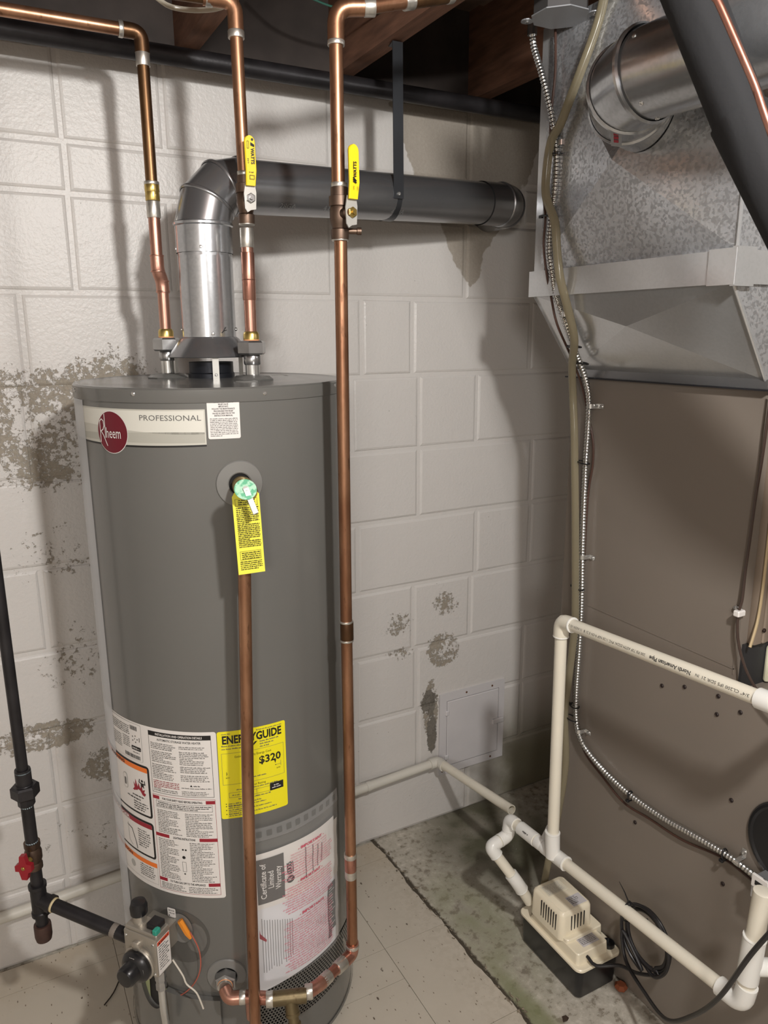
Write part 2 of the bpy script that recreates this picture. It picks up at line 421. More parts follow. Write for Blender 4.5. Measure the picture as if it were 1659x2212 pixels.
def disc(mb, u, v, r, fm, n=28, ry=None):
    ry = ry or r
    mb.add([fm(u, v)] + [fm(u + r * math.cos(2 * pi * i / n), v + ry * math.sin(2 * pi * i / n)) for i in range(n)], [(0, i + 1, (i + 1) % n + 1) for i in range(n)])
def polyf(mb, pts, fm): mb.add([fm(*p) for p in pts], [tuple(range(len(pts)))])

def screw(name, pos, nrm, r, m, parent, h=None):
    mb = MB(); h = h or r * .6; n = Vector(nrm).normalized()
    mb.lathe([(r, -.001), (r, h * .4), (r * .7, h * .9), (r * .1, h)], pos, n, 10)
    return mb.build(name, m, parent)

# ================================================================== SETTING
BH = .2032; D = 1.83; WTOP = 2.115
# wall of concrete blocks
wb = MB().box((-2.0, D + .0028, 0), (3.2, D + .2, WTOP))
wall = struct(wb.build('wall_back', WALL, None, smooth=False))
zs = [0.003 + 0 * BH] + [BH * i for i in range(1, 9)] + [BH * 9, BH * 9 + .103, WTOP]
zs[0] = 0
joints = {0: [.059 + .4064 * i for i in range(-5, 6)], 1: [-1.15, -.75, -.34, .064, .47, .88, 1.09, 1.49, 1.9], 2: [-1.15, -.75, -.34, .064, .47, .88, 1.083, 1.49, 1.9],
          3: [-1.35, -.95, -.54, -.14, .27, .67, 1.07, 1.275, 1.68, 2.08], 4: [-1.14, -.73, -.33, .08, .48, .89, 1.292, 1.5, 1.9], 5: [-1.35, -.95, -.54, -.14, .27, .68, 1.088, 1.495, 1.9],
          6: [-1.13, -.72, -.32, .09, .49, .88, 1.087, 1.283, 1.69, 2.1], 7: [-1.12, -.71, -.31, .10, .5, .91, 1.065, 1.473, 1.88], 8: [-1.2, -.8, -.39, .0, .215, .43, .83, 1.236, 1.64, 2.05],
          9: [-1.0, -.59, -.19, .219, .62, 1.03, 1.43, 1.84], 10: [-1.1, -.6, -.19, .215, .428, .83, 1.24, 1.64, 2.05]}
rr = random.Random(3)
for r_ in range(11):
    js = joints[r_]; z0 = zs[r_]; z1 = zs[r_ + 1]
    for a, b in zip(js[:-1], js[1:]):
        if b - a > .62: continue
        g = .0036 + rr.uniform(0, .0022); fr = D - rr.uniform(0, .0012)
        e = .004
        x0, x1, zz0, zz1 = a + g, b - g, z0 + g + (.0 if r_ else -.004), z1 - g
        # rounded face block: outer ring at the joint, inner ring proud; slightly uneven corners
        def ring(ins, y, jit):
            return [(x0 + ins + rr.uniform(-jit, jit), y, zz0 + ins + rr.uniform(-jit, jit)), ((x0 + x1) / 2, y, zz0 + ins + rr.uniform(-jit, jit)), (x1 - ins + rr.uniform(-jit, jit), y, zz0 + ins),
                    (x1 - ins, y, (zz0 + zz1) / 2), (x1 - ins + rr.uniform(-jit, jit), y, zz1 - ins), ((x0 + x1) / 2, y, zz1 - ins + rr.uniform(-jit, jit)), (x0 + ins, y, zz1 - ins + rr.uniform(-jit, jit)), (x0 + ins, y, (zz0 + zz1) / 2)]
        mb = MB(); A = ring(-.001, D + .0040, .001); B_ = ring(.0028, fr + .0014, .0012); C_ = ring(.0072, fr - .0003, .0012)
        fs = []
        for k in (0, 8):
            fs += [(k + i, k + (i + 1) % 8, k + 8 + (i + 1) % 8, k + 8 + i) for i in range(8)]
        fs.append(tuple(range(16, 24))); mb.add(A + B_ + C_, fs)
        mb.build('block', WALL, wall, smooth=True, ang=10)
# other walls, ceiling (mostly outside the frame)
PLAIN = mat('plain_wall_paint', (196, 190, 182), .6, var=.05, vscale=4)
struct(MB().box((-2.2, -3.2, 0), (-2.0, D + .2, 2.4)).build('wall_left', PLAIN, None, smooth=False))
struct(MB().box((3.2, -3.2, 0), (3.4, D + .2, 2.4)).build('wall_right', PLAIN, None, smooth=False))
struct(MB().box((-2.2, -3.4, 0), (3.4, -3.2, 2.4)).build('wall_front', PLAIN, None, smooth=False))
ceil = struct(MB().box((-2.2, -3.2, 2.36), (3.4, D + .2, 2.40)).build('ceiling', WOODD, None, smooth=False))
for x in (-1.55, -1.14, -.73, -.32, .09, .495, .872, 1.28, 1.69, 2.1, 2.5):
    MB().box((x - .021, -3.2, 2.145), (x + .021, D + .04, 2.36)).build('joist', WOOD, ceil, smooth=False)
MB().box((-2.0, D + .04, 2.15), (3.2, D + .08, 2.36)).build('rim_board', DARK, ceil, smooth=False)
MB().box((-2.0, D - .002, WTOP + .001), (3.2, D + .15, 2.145)).build('sill_plate', DARK, ceil, smooth=False)
for k in range(9):
    y0 = D - .02 - (k + 1) * .14
    if y0 < .4: break
    MB().box((-2.0, y0, 2.352), (3.2, y0 + .136, 2.36)).build('subfloor_board', WOODD, ceil, smooth=False)
# crumbled filler and old foam between wall and sill
mb = MB(); r2 = random.Random(12)
for i in range(70):
    x = r2.uniform(-.3, 1.45); s_ = r2.uniform(.004, .014)
    c = Vector((x, D - .004 + r2.uniform(-.006, .003), WTOP - .002 + r2.uniform(-.006, .006)))
    pts = [c + Vector((r2.uniform(-1, 1) * s_ * 1.6, r2.uniform(-1, 1) * s_ * .6, r2.uniform(-1, 1) * s_ * .7)) for _ in range(6)]
    mb.add(pts, [(0, 1, 2), (0, 2, 3), (0, 3, 4), (0, 4, 1), (5, 2, 1), (5, 3, 2), (5, 4, 3), (5, 1, 4)])
o = mb.build('mortar_crumbs', mat('crumb', (150, 142, 120), .8, rgb2=(90, 86, 66), vscale=40), wall, kind='stuff')

# floor: concrete slab, vinyl tiles with a ragged edge
fl = struct(MB().box((-2.0, -3.2, -.1), (3.2, D + .01, -.0035)).build('floor', SLAB, None, smooth=False))
r3 = random.Random(5)
def edge(y):  # ragged tile edge
    return .946 - .02 * (y - 1.08) / .7 + .003 * math.sin(y * 23) + .0018 * math.sin(y * 61 + 1) + .001 * math.sin(y * 170)
ys_ = [1.822, 1.74, 1.435, 1.13, .825, .52, .215, -.09]
xs_ = [-1.68, -1.375, -1.07, -.765, -.46, -.155, .15, .455, .76, 99]
for j in range(len(ys_) - 1):
    for i in range(len(xs_) - 1):
        cuts = [(ys_[j + 1], ys_[j])]
        if j == 2 and xs_[i] in (.455,): cuts = [(1.13, 1.332), (1.332, 1.435)]
        for (yb, yt) in cuts:
            x0 = xs_[i] + .0006; x1 = xs_[i + 1] - .0006; yb_ = yb + .0006; yt_ = yt - .0006; z = 0.0 + r3.uniform(-.0003, .0003)
            mb = MB()
            if x1 > 90:
                k = max(3, int((yt_ - yb_) / .012)); L_ = [(x0, yt_), (x0, yb_)] + [(edge(yb_ + (yt_ - yb_) * t / k), yb_ + (yt_ - yb_) * t / k) for t in range(k + 1)]
            else: L_ = [(x0, yt_), (x0, yb_), (x1, yb_), (x1, yt_)]
            mb.prism([(a, b, z - .0035) for a, b in L_], (0, 0, .0035)); mb.build('tile', TILE, fl, smooth=False)
# crumbling glue and chips along the crack
mb = MB()
for i in range(150):
    y = r3.uniform(.75, 1.81); x = edge(y) + r3.uniform(-.006, .016); s_ = r3.uniform(.0015, .006)
    c = Vector((x, y, -.001)); pts = [c + Vector((r3.uniform(-1, 1) * s_, r3.uniform(-1, 1) * s_ * 1.6, r3.uniform(0, 1) * s_ * .7)) for _ in range(5)]
    mb.add(pts, [(0, 1, 2), (0, 2, 3), (0, 3, 1), (4, 2, 1), (4, 3, 2), (4, 1, 3)])
mb.build('crack_rubble', mat('rubble', (150, 138, 120), .9, rgb2=(92, 84, 70), vscale=60), fl, kind='stuff')

# access panel in the wall
ap = thing('access_panel', 'white painted metal access door low in the block wall behind the pump', 'panel', (1.29, D - .006, .16))
fm = lambda u, v: Vector((u, D - .006, v))
PA = mat('panel_paint', (206, 203, 204), .38, var=.03, vscale=12)
x0, x1, z0, z1 = 1.165, 1.415, .155, .435
mb = MB()
for lo, hi in (((x0, 0, z0), (x0 + .026, 0, z1)), ((x1 - .022, 0, z0), (x1, 0, z1)), ((x0 + .026, 0, z1 - .026), (x1 - .022, 0, z1)), ((x0 + .026, 0, z0), (x1 - .022, 0, z0 + .026))):
    mb.box((lo[0], D - .007, lo[2]), (hi[0], D + .002, hi[2]))
mb.build('frame', PA, ap, smooth=False)
MB().bbox((x0 + .028, D - .009, z0 + .028), (x1 - .024, D - .001, z1 - .028), .002, 1).build('door', PA, ap)
for z in (z0 + .05, z1 - .075): MB().bbox((x0 + .02, D - .013, z), (x0 + .034, D - .006, z + .018), .003, 1).build('hinge', PA, ap)
MB().bbox((x1 - .05, D - .016, .285), (x1 - .004, D - .006, .303), .003, 1).build('latch', PA, ap)
for x, z in ((x0 + .012, z0 + .012), (x1 - .05, z0 + .012), (x1 - .05, z1 - .013), (x0 + .1, z1 - .012)): screw('screw', (x, D - .007, z), (0, -1, 0), .0035, mat('rusty_screw', (96, 66, 46), .7), ap)

# ================================================================== WATER HEATER
CX, CY, RT = .416, 1.509, .258
def cyl(off=0.0, r=RT):
    def f(u, v): a = u / RT; return Vector((CX + (r + off) * math.sin(a), CY - (r + off) * math.cos(a), v))
    return f
def ang(d): return rad(d) * RT
def apt(deg, r, z): a = rad(deg); return Vector((CX + r * math.sin(a), CY - r * math.cos(a), z))
wh = thing('water_heater', 'tall grey cylindrical gas water heater on the tiled floor by the block wall', 'water heater', (CX, CY, 0))
ZT = 1.4485
mb = MB(); mb.lathe([(RT, .232), (RT, 1.428)], (CX, CY, 0), n=128, caps=False); mb.build('jacket', TANK, wh)
mb = MB(); prof = [(RT + .0018, 1.424), (RT + .0022, 1.426), (RT + .0022, ZT - .003), (RT - .001, ZT), (RT - .006, ZT + .0006), (RT - .012, ZT - .001), (.16, ZT + .001), (.03, ZT + .004), (.002, ZT + .004)]
mb.lathe([(r, z) for r, z in prof], (CX, CY, 0), n=128, caps=False); mb.build('top_lid', TANK, wh)
# long white protective film edge on the left of the tank
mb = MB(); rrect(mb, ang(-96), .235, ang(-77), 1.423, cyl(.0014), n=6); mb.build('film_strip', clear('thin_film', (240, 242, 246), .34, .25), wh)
for a, z in ((-45.6, 1.439), (4.2, 1.437), (46.2, 1.44), (-86, 1.438), (90, 1.438)):
    screw('lid_screw', apt(a, RT + .002, z), apt(a, 1, 0) - apt(a, 0, 0), .0038, CHROME, wh)
# lower skirt with access cover and grille
A0, A1 = -12.0, 62.0
mb = MB()
segs = [i for i in range(int(A1), int(360 + A0) + 1, 2)]
vs = []
for a in segs: vs += [apt(a, RT - .001, .02), apt(a, RT - .001, .2315)]
mb.add(vs, [(2 * i, 2 * i + 2, 2 * i + 3, 2 * i + 1) for i in range(len(segs) - 1)])
vs = []; sg = [A0 + (A1 - A0) * i / 30 for i in range(31)]
for lo, hi in ((.02, .118), (.2295, .2325)):
    vs = []
    for a in sg: vs += [apt(a, RT - .001, lo), apt(a, RT - .001, hi)]
    mb.add(vs, [(2 * i, 2 * i + 2, 2 * i + 3, 2 * i + 1) for i in range(30)])
mb.build('skirt', TANK, wh)
MB().lathe([(RT - .02, .02), (RT - .02, .23), (RT, .2325)], (CX, CY, 0), n=64, caps=False).build('inner_shell', mat('dark_inside', (24, 24, 24), .8), wh)
MB().lathe([(RT + .0012, .0225), (RT + .0022, .026), (RT + .0012, .031)], (CX, CY, 0), n=96, caps=False).build('base_bead', TANK, wh)
for a in (20, 100, 180, 260, 325): MB().lathe([(.02, 0), (.016, .024)], apt(a, RT - .04, 0)).build('foot', BLACKP, wh)
# perforated grille, one curved sheet with real holes
mb = MB(); F_ = cyl(.0004); pw, phh = .0074, .0064; hr = .0026
nu = int((A1 - A0) / 360 * 2 * pi * RT / pw); nv = int((.230 - .118) / phh)
for j in range(nv):
    for i in range(nu):
        u0 = ang(A0) + i * pw + (pw / 2 if j % 2 else 0); v0 = .118 + j * phh; cu, cv = u0 + pw / 2, v0 + phh / 2
        out = [(u0, v0), (cu, v0), (u0 + pw, v0), (u0 + pw, v0 + phh), (cu, v0 + phh), (u0, v0 + phh)]
        inn = [(cu + hr * math.cos(t), cv + hr * math.sin(t)) for t in (rad(210), rad(270), rad(330), rad(30), rad(90), rad(150))]
        mb.add([F_(*p) for p in out + inn], [(k, (k + 1) % 6, (k + 1) % 6 + 6, k + 6) for k in range(6)])
mb.build('perforated_grille', TANK, wh, smooth=False, kind='stuff')
# burner access cover with cut-out
mb = MB(); F_ = cyl(.011); n = 60; vs = []
ua, ub = ang(-73), ang(-27)
def covtop(u):
    c = ang(-61.5); d = abs(u - c) / .036
    base = .222
    return base - (.062 * math.sqrt(max(0, 1 - d * d)) if d < 1 else 0)
cu_ = sorted([ua + (ub - ua) * i / n for i in range(n + 1)] + [ang(-61.5) - .0359, ang(-61.5) + .0359])
for u in cu_: vs += [F_(u, .03), F_(u, covtop(u)), cyl(.0)(u, covtop(u))]
mb.add(vs, [(3 * i, 3 * i + 3, 3 * i + 4, 3 * i + 1) for i in range(len(cu_) - 1)] + [(3 * i + 1, 3 * i + 4, 3 * i + 5, 3 * i + 2) for i in range(len(cu_) - 1)])
for u in (ua, ub): mb.add([F_(u, .03), F_(u, .222), cyl(0)(u, .222), cyl(0)(u, .03)], [(0, 1, 2, 3)])
mb.build('access_cover', TANK, wh)
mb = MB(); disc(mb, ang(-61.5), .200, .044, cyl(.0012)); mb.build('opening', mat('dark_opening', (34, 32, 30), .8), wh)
mb = MB(); polyf(mb, [(ang(-69), .19), (ang(-65.5), .165), (ang(-65), .225), (ang(-67.5), .225)], cyl(.0022)); polyf(mb, [(ang(-58), .20), (ang(-54), .195), (ang(-54), .225), (ang(-59), .238)], cyl(.0022)); mb.build('insulation', INSUL, wh)
mb = MB(); polyf(mb, [(ang(-84.8), .075), (ang(-84.1), .075), (ang(-84.3), .165), (ang(-84.9), .15)], cyl(.0008)); mb.build('slot', BLACKP, wh)

# ---- brand banner
mb = MB(); top = lambda u: 1.413; bot = lambda u: 1.3535 - .0022 * math.sin((u - ang(-89)) / (ang(-18.7) - ang(-89)) * pi)
rrect(mb, ang(-89), 0, ang(-18.7), 0, cyl(.0003), r=0, n=28, top=top, bot=bot)
ban = mb.build('banner_label', mat('banner_silver', (196, 194, 184), .35, .15), wh)
mb = MB(); rrect(mb, ang(-88.5), 1.384, ang(-19.2), 1.4105, cyl(.0005), n=28, bot=lambda u: 1.377 + .006 * math.sin(u * 14)); mb.build('light_band', mat('banner_pale', (214, 212, 202), .35), ban)
mb = MB(); rrect(mb, ang(-88.5), 0, ang(-19.2), 0, cyl(.0005), n=28, bot=lambda u: 1.3565, top=lambda u: 1.371 - .004 * math.sin(u * 12)); mb.build('grey_band', mat('banner_mid', (172, 170, 160), .4), ban)
mb = MB(); rrect(mb, ang(-89), 0, ang(-18.7), 0, cyl(.0006), n=28, bot=lambda u: bot(u) - .003, top=bot); mb.build('black_underline', BLK, ban)
mb = MB(); txt(mb, 'PROFESSIONAL', ang(-44.2), 1.3945, .0095, cyl(.0008), width=ang(24)); mb.build('lettering', DGRY, ban)
LU, LZ, LR = ang(-57.8), 1.3715, .0372
mb = MB(); disc(mb, LU, LZ, LR, cyl(.0010), 40); bdg = mb.build('round_badge', WHITEP, wh)
mb = MB(); disc(mb, LU, LZ, LR - .0012, cyl(.0013), 40); mb.build('maroon_disc', MAROON, bdg)
mb = MB()
fb = cyl(.0016)
txt(mb, 'heem', LU - .014, LZ - .010, .019, fb, sx=.62, bold=.0)
def stroke(mb, pts, wd, fm):
    for (a, b), (c, d) in zip(pts[:-1], pts[1:]):
        l = math.hypot(c - a, d - b) or 1; nx, ny = -(d - b) / l * wd / 2, (c - a) / l * wd / 2
        ex, ey = (c - a) / l * wd * .2, (d - b) / l * wd * .2
        mb.add([fm(a + nx - ex, b + ny - ey), fm(a - nx - ex, b - ny - ey), fm(c - nx + ex, d - ny + ey), fm(c + nx + ex, d + ny + ey)], [(0, 1, 2, 3)])
stroke(mb, [(LU - .029, LZ - .018), (LU - .029, LZ + .018), (LU - .024, LZ + .022), (LU - .019, LZ + .019), (LU - .018, LZ + .010), (LU - .021, LZ + .004), (LU - .027, LZ + .001), (LU - .021, LZ - .006), (LU - .012, LZ - .024)], .0018, fb)
stroke(mb, [(LU - .0155, LZ + .031), (LU - .0155, LZ - .010)], .0018, fb)
mb.build('lettering', WHITEP, bdg)
# ---- white instruction label
mb = MB(); f3 = cyl(.0003); rrect(mb, ang(-17.9), 1.3625, ang(-5.9), 1.4275, f3, r=.003); wl1 = mb.build('relief_valve_label', WHITEP, wh)
mb = MB(); f5 = cyl(.0006); uc = ang(-11.9)
for i, s_ in enumerate(('TEMPERATURE - PRESSURE', 'RELIEF VALVE', '-IMPORTANT-', 'FOLLOW THE MAINTENANCE', 'PROCEDURES FOR RELIEF', 'VALVES AS DIRECTED IN THE', 'INSTRUCTION MANUAL')):
    txt(mb, s_, uc, 1.4235 - i * .0038, .0026, f5, 'c', bold=.02, sx=.78)
mb.build('bold_lines', BLK, wl1)
mb = MB()
for i in range(11): greek(mb, ang(-17), ang(-6.8), 1.396 - i * .0029, .0017, f5, fill=1 if i < 10 else .4)
mb.build('fine_lines', DGRY, wl1, kind='stuff')

# ---- big label
UL, UR = ang(-97), ang(-22); ZB, ZP = .4565, .8165
mb = MB(); rrect(mb, UL, ZB, UR, ZP, cyl(.0003), r=.005, n=40); big = mb.build('instruction_label', WHITEP, wh)
f6 = cyl(.0006); f9 = cyl(.0009); f12 = cyl(.0012)
cl, crr = ang(-52.3), ang(-24.2); cm = (cl + crr) / 2
k1 = MB(); k2 = MB(); k3 = MB(); k4 = MB(); kr = MB(); kw = MB(); ko = MB()
rrect(k1, cl, .8005, crr, .8095, f6)
txt(kw, 'INSTALLATION AND OPERATION DETAILS', cm, .8025, .0046, f9, 'c', bold=.02, width=.094); kw.build('white_heading', WHITEP, big); kw = MB()
txt(k1, 'AUTOMATIC STORAGE WATER HEATER', cm, .7915, .0045, f6, 'c', bold=.01, width=.088)
frame(k1, cl, .6795, crr, .8005, .0007, f6)
c1a, c1b, c2a, c2b = cl + .004, cm - .004, cm + .001, crr - .004
para(k2, c1a, c1b, .788, 4, .0036, .0021, f6); para(k2, c1a, c1b, .771, 7, .0036, .0021, f6); para(k2, c1a, c1b, .743, 9, .0036, .0021, f6)
for i in range(5): greek(kr, c1a, c1b, .7045 - i * .0036 + .0, .0021, f6, fill=1 if i < 4 else .3)
para(k2, c1a, c1b, .6872 + .0036, 2, .0036, .0021, f6)
para(k2, c2a, c2b, .787, 2, .0036, .0021, f6); para(k2, c2a, c2b, .776, 8, .0036, .0021, f6); para(k2, c2a, c2b, .745, 4, .0036, .0021, f6); para(k2, c2a, c2b, .727, 4, .0036, .0021, f6)
polyf(k1, [(cm + .018, .7015), (cm + .023, .7015), (cm + .0205, .706)], f6); greek(k1, cm + .025, cm + .037, .702, .0026, f6); greek(k2, c2a, c2b, .697, .0022, f6); para(k2, c2a, c2b, .693, 3, .0034, .002, f6)
def head(z, s_, wa, wb_, tw):
    rrect(kr, cl - .001, z - .001, cl + wa, z + .0062, f6); rrect(kr, crr - wb_, z - .001, crr + .001, z + .0062, f6)
    txt(k1, s_, cm + (wa - wb_) / 2, z, .0045, f6, 'c', bold=.02, width=tw)
head(.666, 'FOR YOUR SAFETY READ BEFORE OPERATING', .014, .017, .082)
frame(k1, cl + .006, .648, crr - .005, .6625, .0005, f6)
txt(k1, 'WARNING:', cl + .010, .6575, .0028, f6, bold=.02, sx=.9); greek(k1, cl + .026, crr - .008, .6575, .0022, f6); para(k1, cl + .008, crr - .008, .6575, 2, .0036, .0022, f6)
para(k2, c1a + .003, c1b, .645, 14, .0037, .0021, f6); para(k2, c2a + .003, c2b, .645, 14, .0037, .0021, f6)
head(.584, 'LIGHTING INSTRUCTIONS', .030, .034, .046)
para(k2, c1a + .001, c1b - .009, .581, 24, .0037, .0021, f6); para(k2, c2a + .008, c2b, .581, 24, .0037, .0021, f6)
disc(k1, cm - .005, .545, .0035, f6, 12); disc(k1, cm - .006, .562, .002, f6, 10); disc(k1, cm, .562, .002, f6, 10)
frame(k2, cm - .009, .513, cm - .001, .535, .0006, f6, 1); disc(k2, cm - .005, .508, .002, f6, 10)
head(.4835, 'TO TURN GAS OFF TO THE APPLIANCE', .018, .022, .074)
para(k2, c1a, c1b, .481, 4, .0036, .0021, f6); para(k2, c2a, c2b, .481, 4, .0036, .0021, f6)
frame(kr, cl - .001, .4635, crr + .001, .675, .0006, f6)
# left column
pl = ang(-88); pr_ = ang(-56.4)
rrect(k4, ang(-94), .7345, pr_, .8135, f6, r=.003, n=20)
kb = MB()
rrect(kb, ang(-93.8), .7352, pr_ - .0006, .8128, f9, r=.003, n=20)
def barcode(mb, u0, u1, v0, v1, fm, rnd=random.Random(4)):
    x = u0
    while x < u1:
        w_ = rnd.choice((.0006, .0010, .0015)); rrect(mb, x, v0, min(x + w_, u1), v1, fm, n=1); x += w_ + rnd.choice((.0006, .001))
barcode(k1, pr_ - .030, pr_ - .010, .799, .808, f12); barcode(k1, pr_ - .052, pr_ - .006, .738, .746, f12)
for i in range(5): greek(k2, pr_ - .095, pr_ - .034, .803 - i * .0042, .0026, f12)
for i in range(6): greek(k2, pr_ - .056, pr_ - .034, .779 - i * .0040, .0022, f12)
for i in range(7): greek(k2, pr_ - .10, pr_ - .062, .776 - i * .0042, .0022, f12)
for t in range(5): disc(k2, pr_ - .018 + .007 * math.cos(t * 1.256), .781 + .007 * math.sin(t * 1.256), .0016, f12, 8)
disc(k1, pr_ - .018, .781, .0012, f12, 8); rrect(k1, pr_ - .029, .757, pr_ - .003, .7655, f12, r=.002); rrect(k1, pr_ - .006, .777, pr_ - .0045, .786, f12, n=1)
txt(kw, 'ASHRAE', pr_ - .027, .7595, .0035, cyl(.0015), bold=.02, sx=.8); kw.build('white_lettering', WHITEP, big); greek(k3, pr_ - .014, pr_ - .005, .760, .0024, cyl(.0015))
greek(k2, pr_ - .026, pr_ - .008, .751, .0022, f12)
for z0, z1, bm_, word, lm in ((.615, .7285, ORNG, 'WARNING', BLK), (.523, .6045, REDP, 'DANGER', WHITEP)):
    u0, u1 = ang(-98), ang(-53.6); q = .0045
    mb = MB(); rrect(mb, u0, z0, u1, z1, f6, r=.007, n=20); bx = mb.build('black_frame', BLK, big)
    mb = MB(); rrect(mb, u0 + q, z0 + q, u1 - q, z1 - q, f9, r=.003, n=20); mb.build('frame_ground', WHITEP, bx)
    mb = MB(); rrect(mb, u0 + q, z1 - q - .010, u1 - q, z1 - q, f12, n=20); mb.build('colour_bar', bm_, bx)
    mb = MB(); txt(mb, word, (u0 + u1) / 2 - .002, z1 - q - .0082, .0066, cyl(.0015), 'c', bold=.03, width=.062); mb.build('heading', lm, bx)
# WARNING pictogram: flames, reaching figure, fuel can
u1 = ang(-53.6) - .010; zf = .6585
polyf(kr, [(u1 - .040, zf + .008), (u1 - .006, zf + .002), (u1 - .002, zf + .008), (u1 - .007, zf + .010), (u1 - .004, zf + .017), (u1 - .011, zf + .014), (u1 - .012, zf + .024), (u1 - .017, zf + .017), (u1 - .021, zf + .028), (u1 - .024, zf + .018), (u1 - .030, zf + .034), (u1 - .031, zf + .020), (u1 - .036, zf + .026), (u1 - .034, zf + .014)], f12)
disc(k1, u1 - .0105, zf + .0345, .0028, f12, 12)
polyf(k1, [(u1 - .0145, zf + .030), (u1 - .007, zf + .030), (u1 - .006, zf + .019), (u1 - .010, zf + .022), (u1 - .015, zf + .018)], f12)
stroke(k1, [(u1 - .013, zf + .029), (u1 - .019, zf + .030), (u1 - .017, zf + .037)], .0022, f12); stroke(k1, [(u1 - .008, zf + .029), (u1 - .003, zf + .028), (u1 - .004, zf + .036)], .0022, f12)
rrect(k3, u1 - .0705, zf + .002, u1 - .056, zf + .036, f12, r=.006); rrect(kb, u1 - .069, zf + .0035, u1 - .0575, zf + .0345, cyl(.0015), r=.005); rrect(k2, u1 - .066, zf + .010, u1 - .060, zf + .026, cyl(.0018), r=.002)
greek(k1, u1 - .042, u1 - .008, zf - .004, .003, f12, dens=.9)
for i in range(4): greek(k1, u1 - .04, u1 + .001, zf - .018 - i * .0052, .003, f12, fill=R_.uniform(.7, 1))
greek(k1, u1 - .06, u1 - .02, zf - .0115, .0036, f12, dens=.95)
for i in range(8): greek(k2, u1 - .036, u1 + .001, .5785 - i * .0052, .003, f12, fill=R_.uniform(.6, 1))
stroke(k1, [(u1 - .072, .575), (u1 - .056, .571), (u1 - .045, .545), (u1 - .042, .531)], .002, f12); stroke(k3, [(u1 - .07, .58), (u1 - .069, .54), (u1 - .058, .532)], .0015, f12)
# CAUTION
u0, u1 = ang(-98), ang(-53.4); frame(k3, u0, .4665, u1, .5145, .0006, f6); rrect(ko, u0, .5045, u1, .5145, f6, n=20); ko.build('orange_bar', ORNG, big)
txt(k1, 'CAUTION', (u0 + u1) / 2 - .004, .506, .0066, f9, 'c', bold=.03, width=.06)
for i in range(6): greek(k2, u1 - .05, u1 - .006, .4985 - i * .0048, .0027, f6, fill=R_.uniform(.7, 1))
disc(k3, u1 - .075, .487, .008, f6, 16)
k4.build('plate_border', LGRY, big); kb.build('plate_ground', WHITEP, big); k1.build('black_print', BLK, big, kind='stuff'); k2.build('fine_print', DGRY, big, kind='stuff')
k3.build('grey_print', LGRY, big, kind='stuff'); kr.build('red_print', REDP, big, kind='stuff')

# ---- yellow energy label
ya, yb, yz0, yz1 = ang(-21.7), ang(7.3), .6315, .8155
mb = MB(); rrect(mb, ya, yz0, yb, yz1, f3, r=.004); yl = mb.build('energy_label', YEL, wh)
y1 = MB(); y2 = MB(); y3 = MB(); yc = (ya + yb) / 2
greek(y2, ya + .008, ya + .024, .809, .0022, f6); greek(y2, yb - .058, yb - .008, .809, .0022, f6)
txt(y1, 'ENERGYGUIDE', yc, .790, .0165, f6, 'c', bold=.035, width=.114)
greek(y2, ya + .007, ya + .045, .784, .0026, f6); greek(y2, ya + .007, ya + .050, .778, .0026, f6)
for i in range(3): greek(y2, yb - .052, yb - .014 - .01 * i, .784 - i * .0055, .0028, f6)
polyf(y1, [(yc - .001, .777), (yc + .009, .787), (yc + .004, .787), (yc + .001, .783), (yc - .003, .787), (yc - .007, .787)], f6)
frame(y2, ya + .006, .704, yb - .005, .770, .0005, f6)
txt(y1, 'Estimated Yearly Energy Cost', yc, .759, .0046, f6, 'c', width=.070)
txt(y1, '$320', yc + .010, .7385, .0155, f6, 'l', bold=.025, sx=1.0, width=.044)
polyf(y1, [(yb - .021, .7385), (yb - .0255, .7385), (yb - .0232, .731)], f6)
stroke(y1, [(ya + .014, .727), (yb - .022, .727)], .0016, f6); stroke(y2, [(yb - .022, .727), (yb - .012, .727)], .0006, f6)
stroke(y1, [(ya + .014, .723), (ya + .014, .731)], .0008, f6); stroke(y2, [(yb - .012, .723), (yb - .012, .734)], .0006, f6)
txt(y1, '$221', ya + .012, .7175, .0028, f6); txt(y1, '$380', yb - .021, .7185, .0028, f6)
greek(y2, yc - .02, yc + .022, .7125, .003, f6)
txt(y1, 'First Hour Rating', yc, .6955, .0044, f6, 'c', width=.043)
greek(y2, yc - .035, yc + .045, .6905, .0026, f6)
frame(y2, ya + .016, .676, yb - .010, .6865, .0005, f6)
for t in (.25, .5, .75):
    uu = ya + .016 + (yb - ya - .026) * t; rrect(y2, uu, .676, uu + .0005, .6865, f6, n=1)
rrect(y1, yb - .036, .675, yb - .0085, .6905, f9, n=3); greek(y3, yb - .028, yb - .017, .684, .0024, f12, dens=.9); greek(y3, yb - .032, yb - .015, .6795, .0024, f12, dens=.9)
greek(y2, ya + .022, ya + .036, .680, .0024, f9)
greek(y2, yc - .032, yc + .03, .6705, .0026, f6)
for i, z in enumerate((.662, .657, .6485, .640)):
    disc(y1, ya + .010, z + .0012, .0011, f6, 8); greek(y2, ya + .014, yb - .014, z, .0025, f6, fill=.6 + .1 * i); greek(y2, ya + .014, yb - .03, z - .0038, .0022, f6, fill=.5)
y1.build('black_print', BLK, yl, kind='stuff'); y2.build('fine_print', DGRY, yl, kind='stuff'); y3.build('white_print', WHITEP, yl)

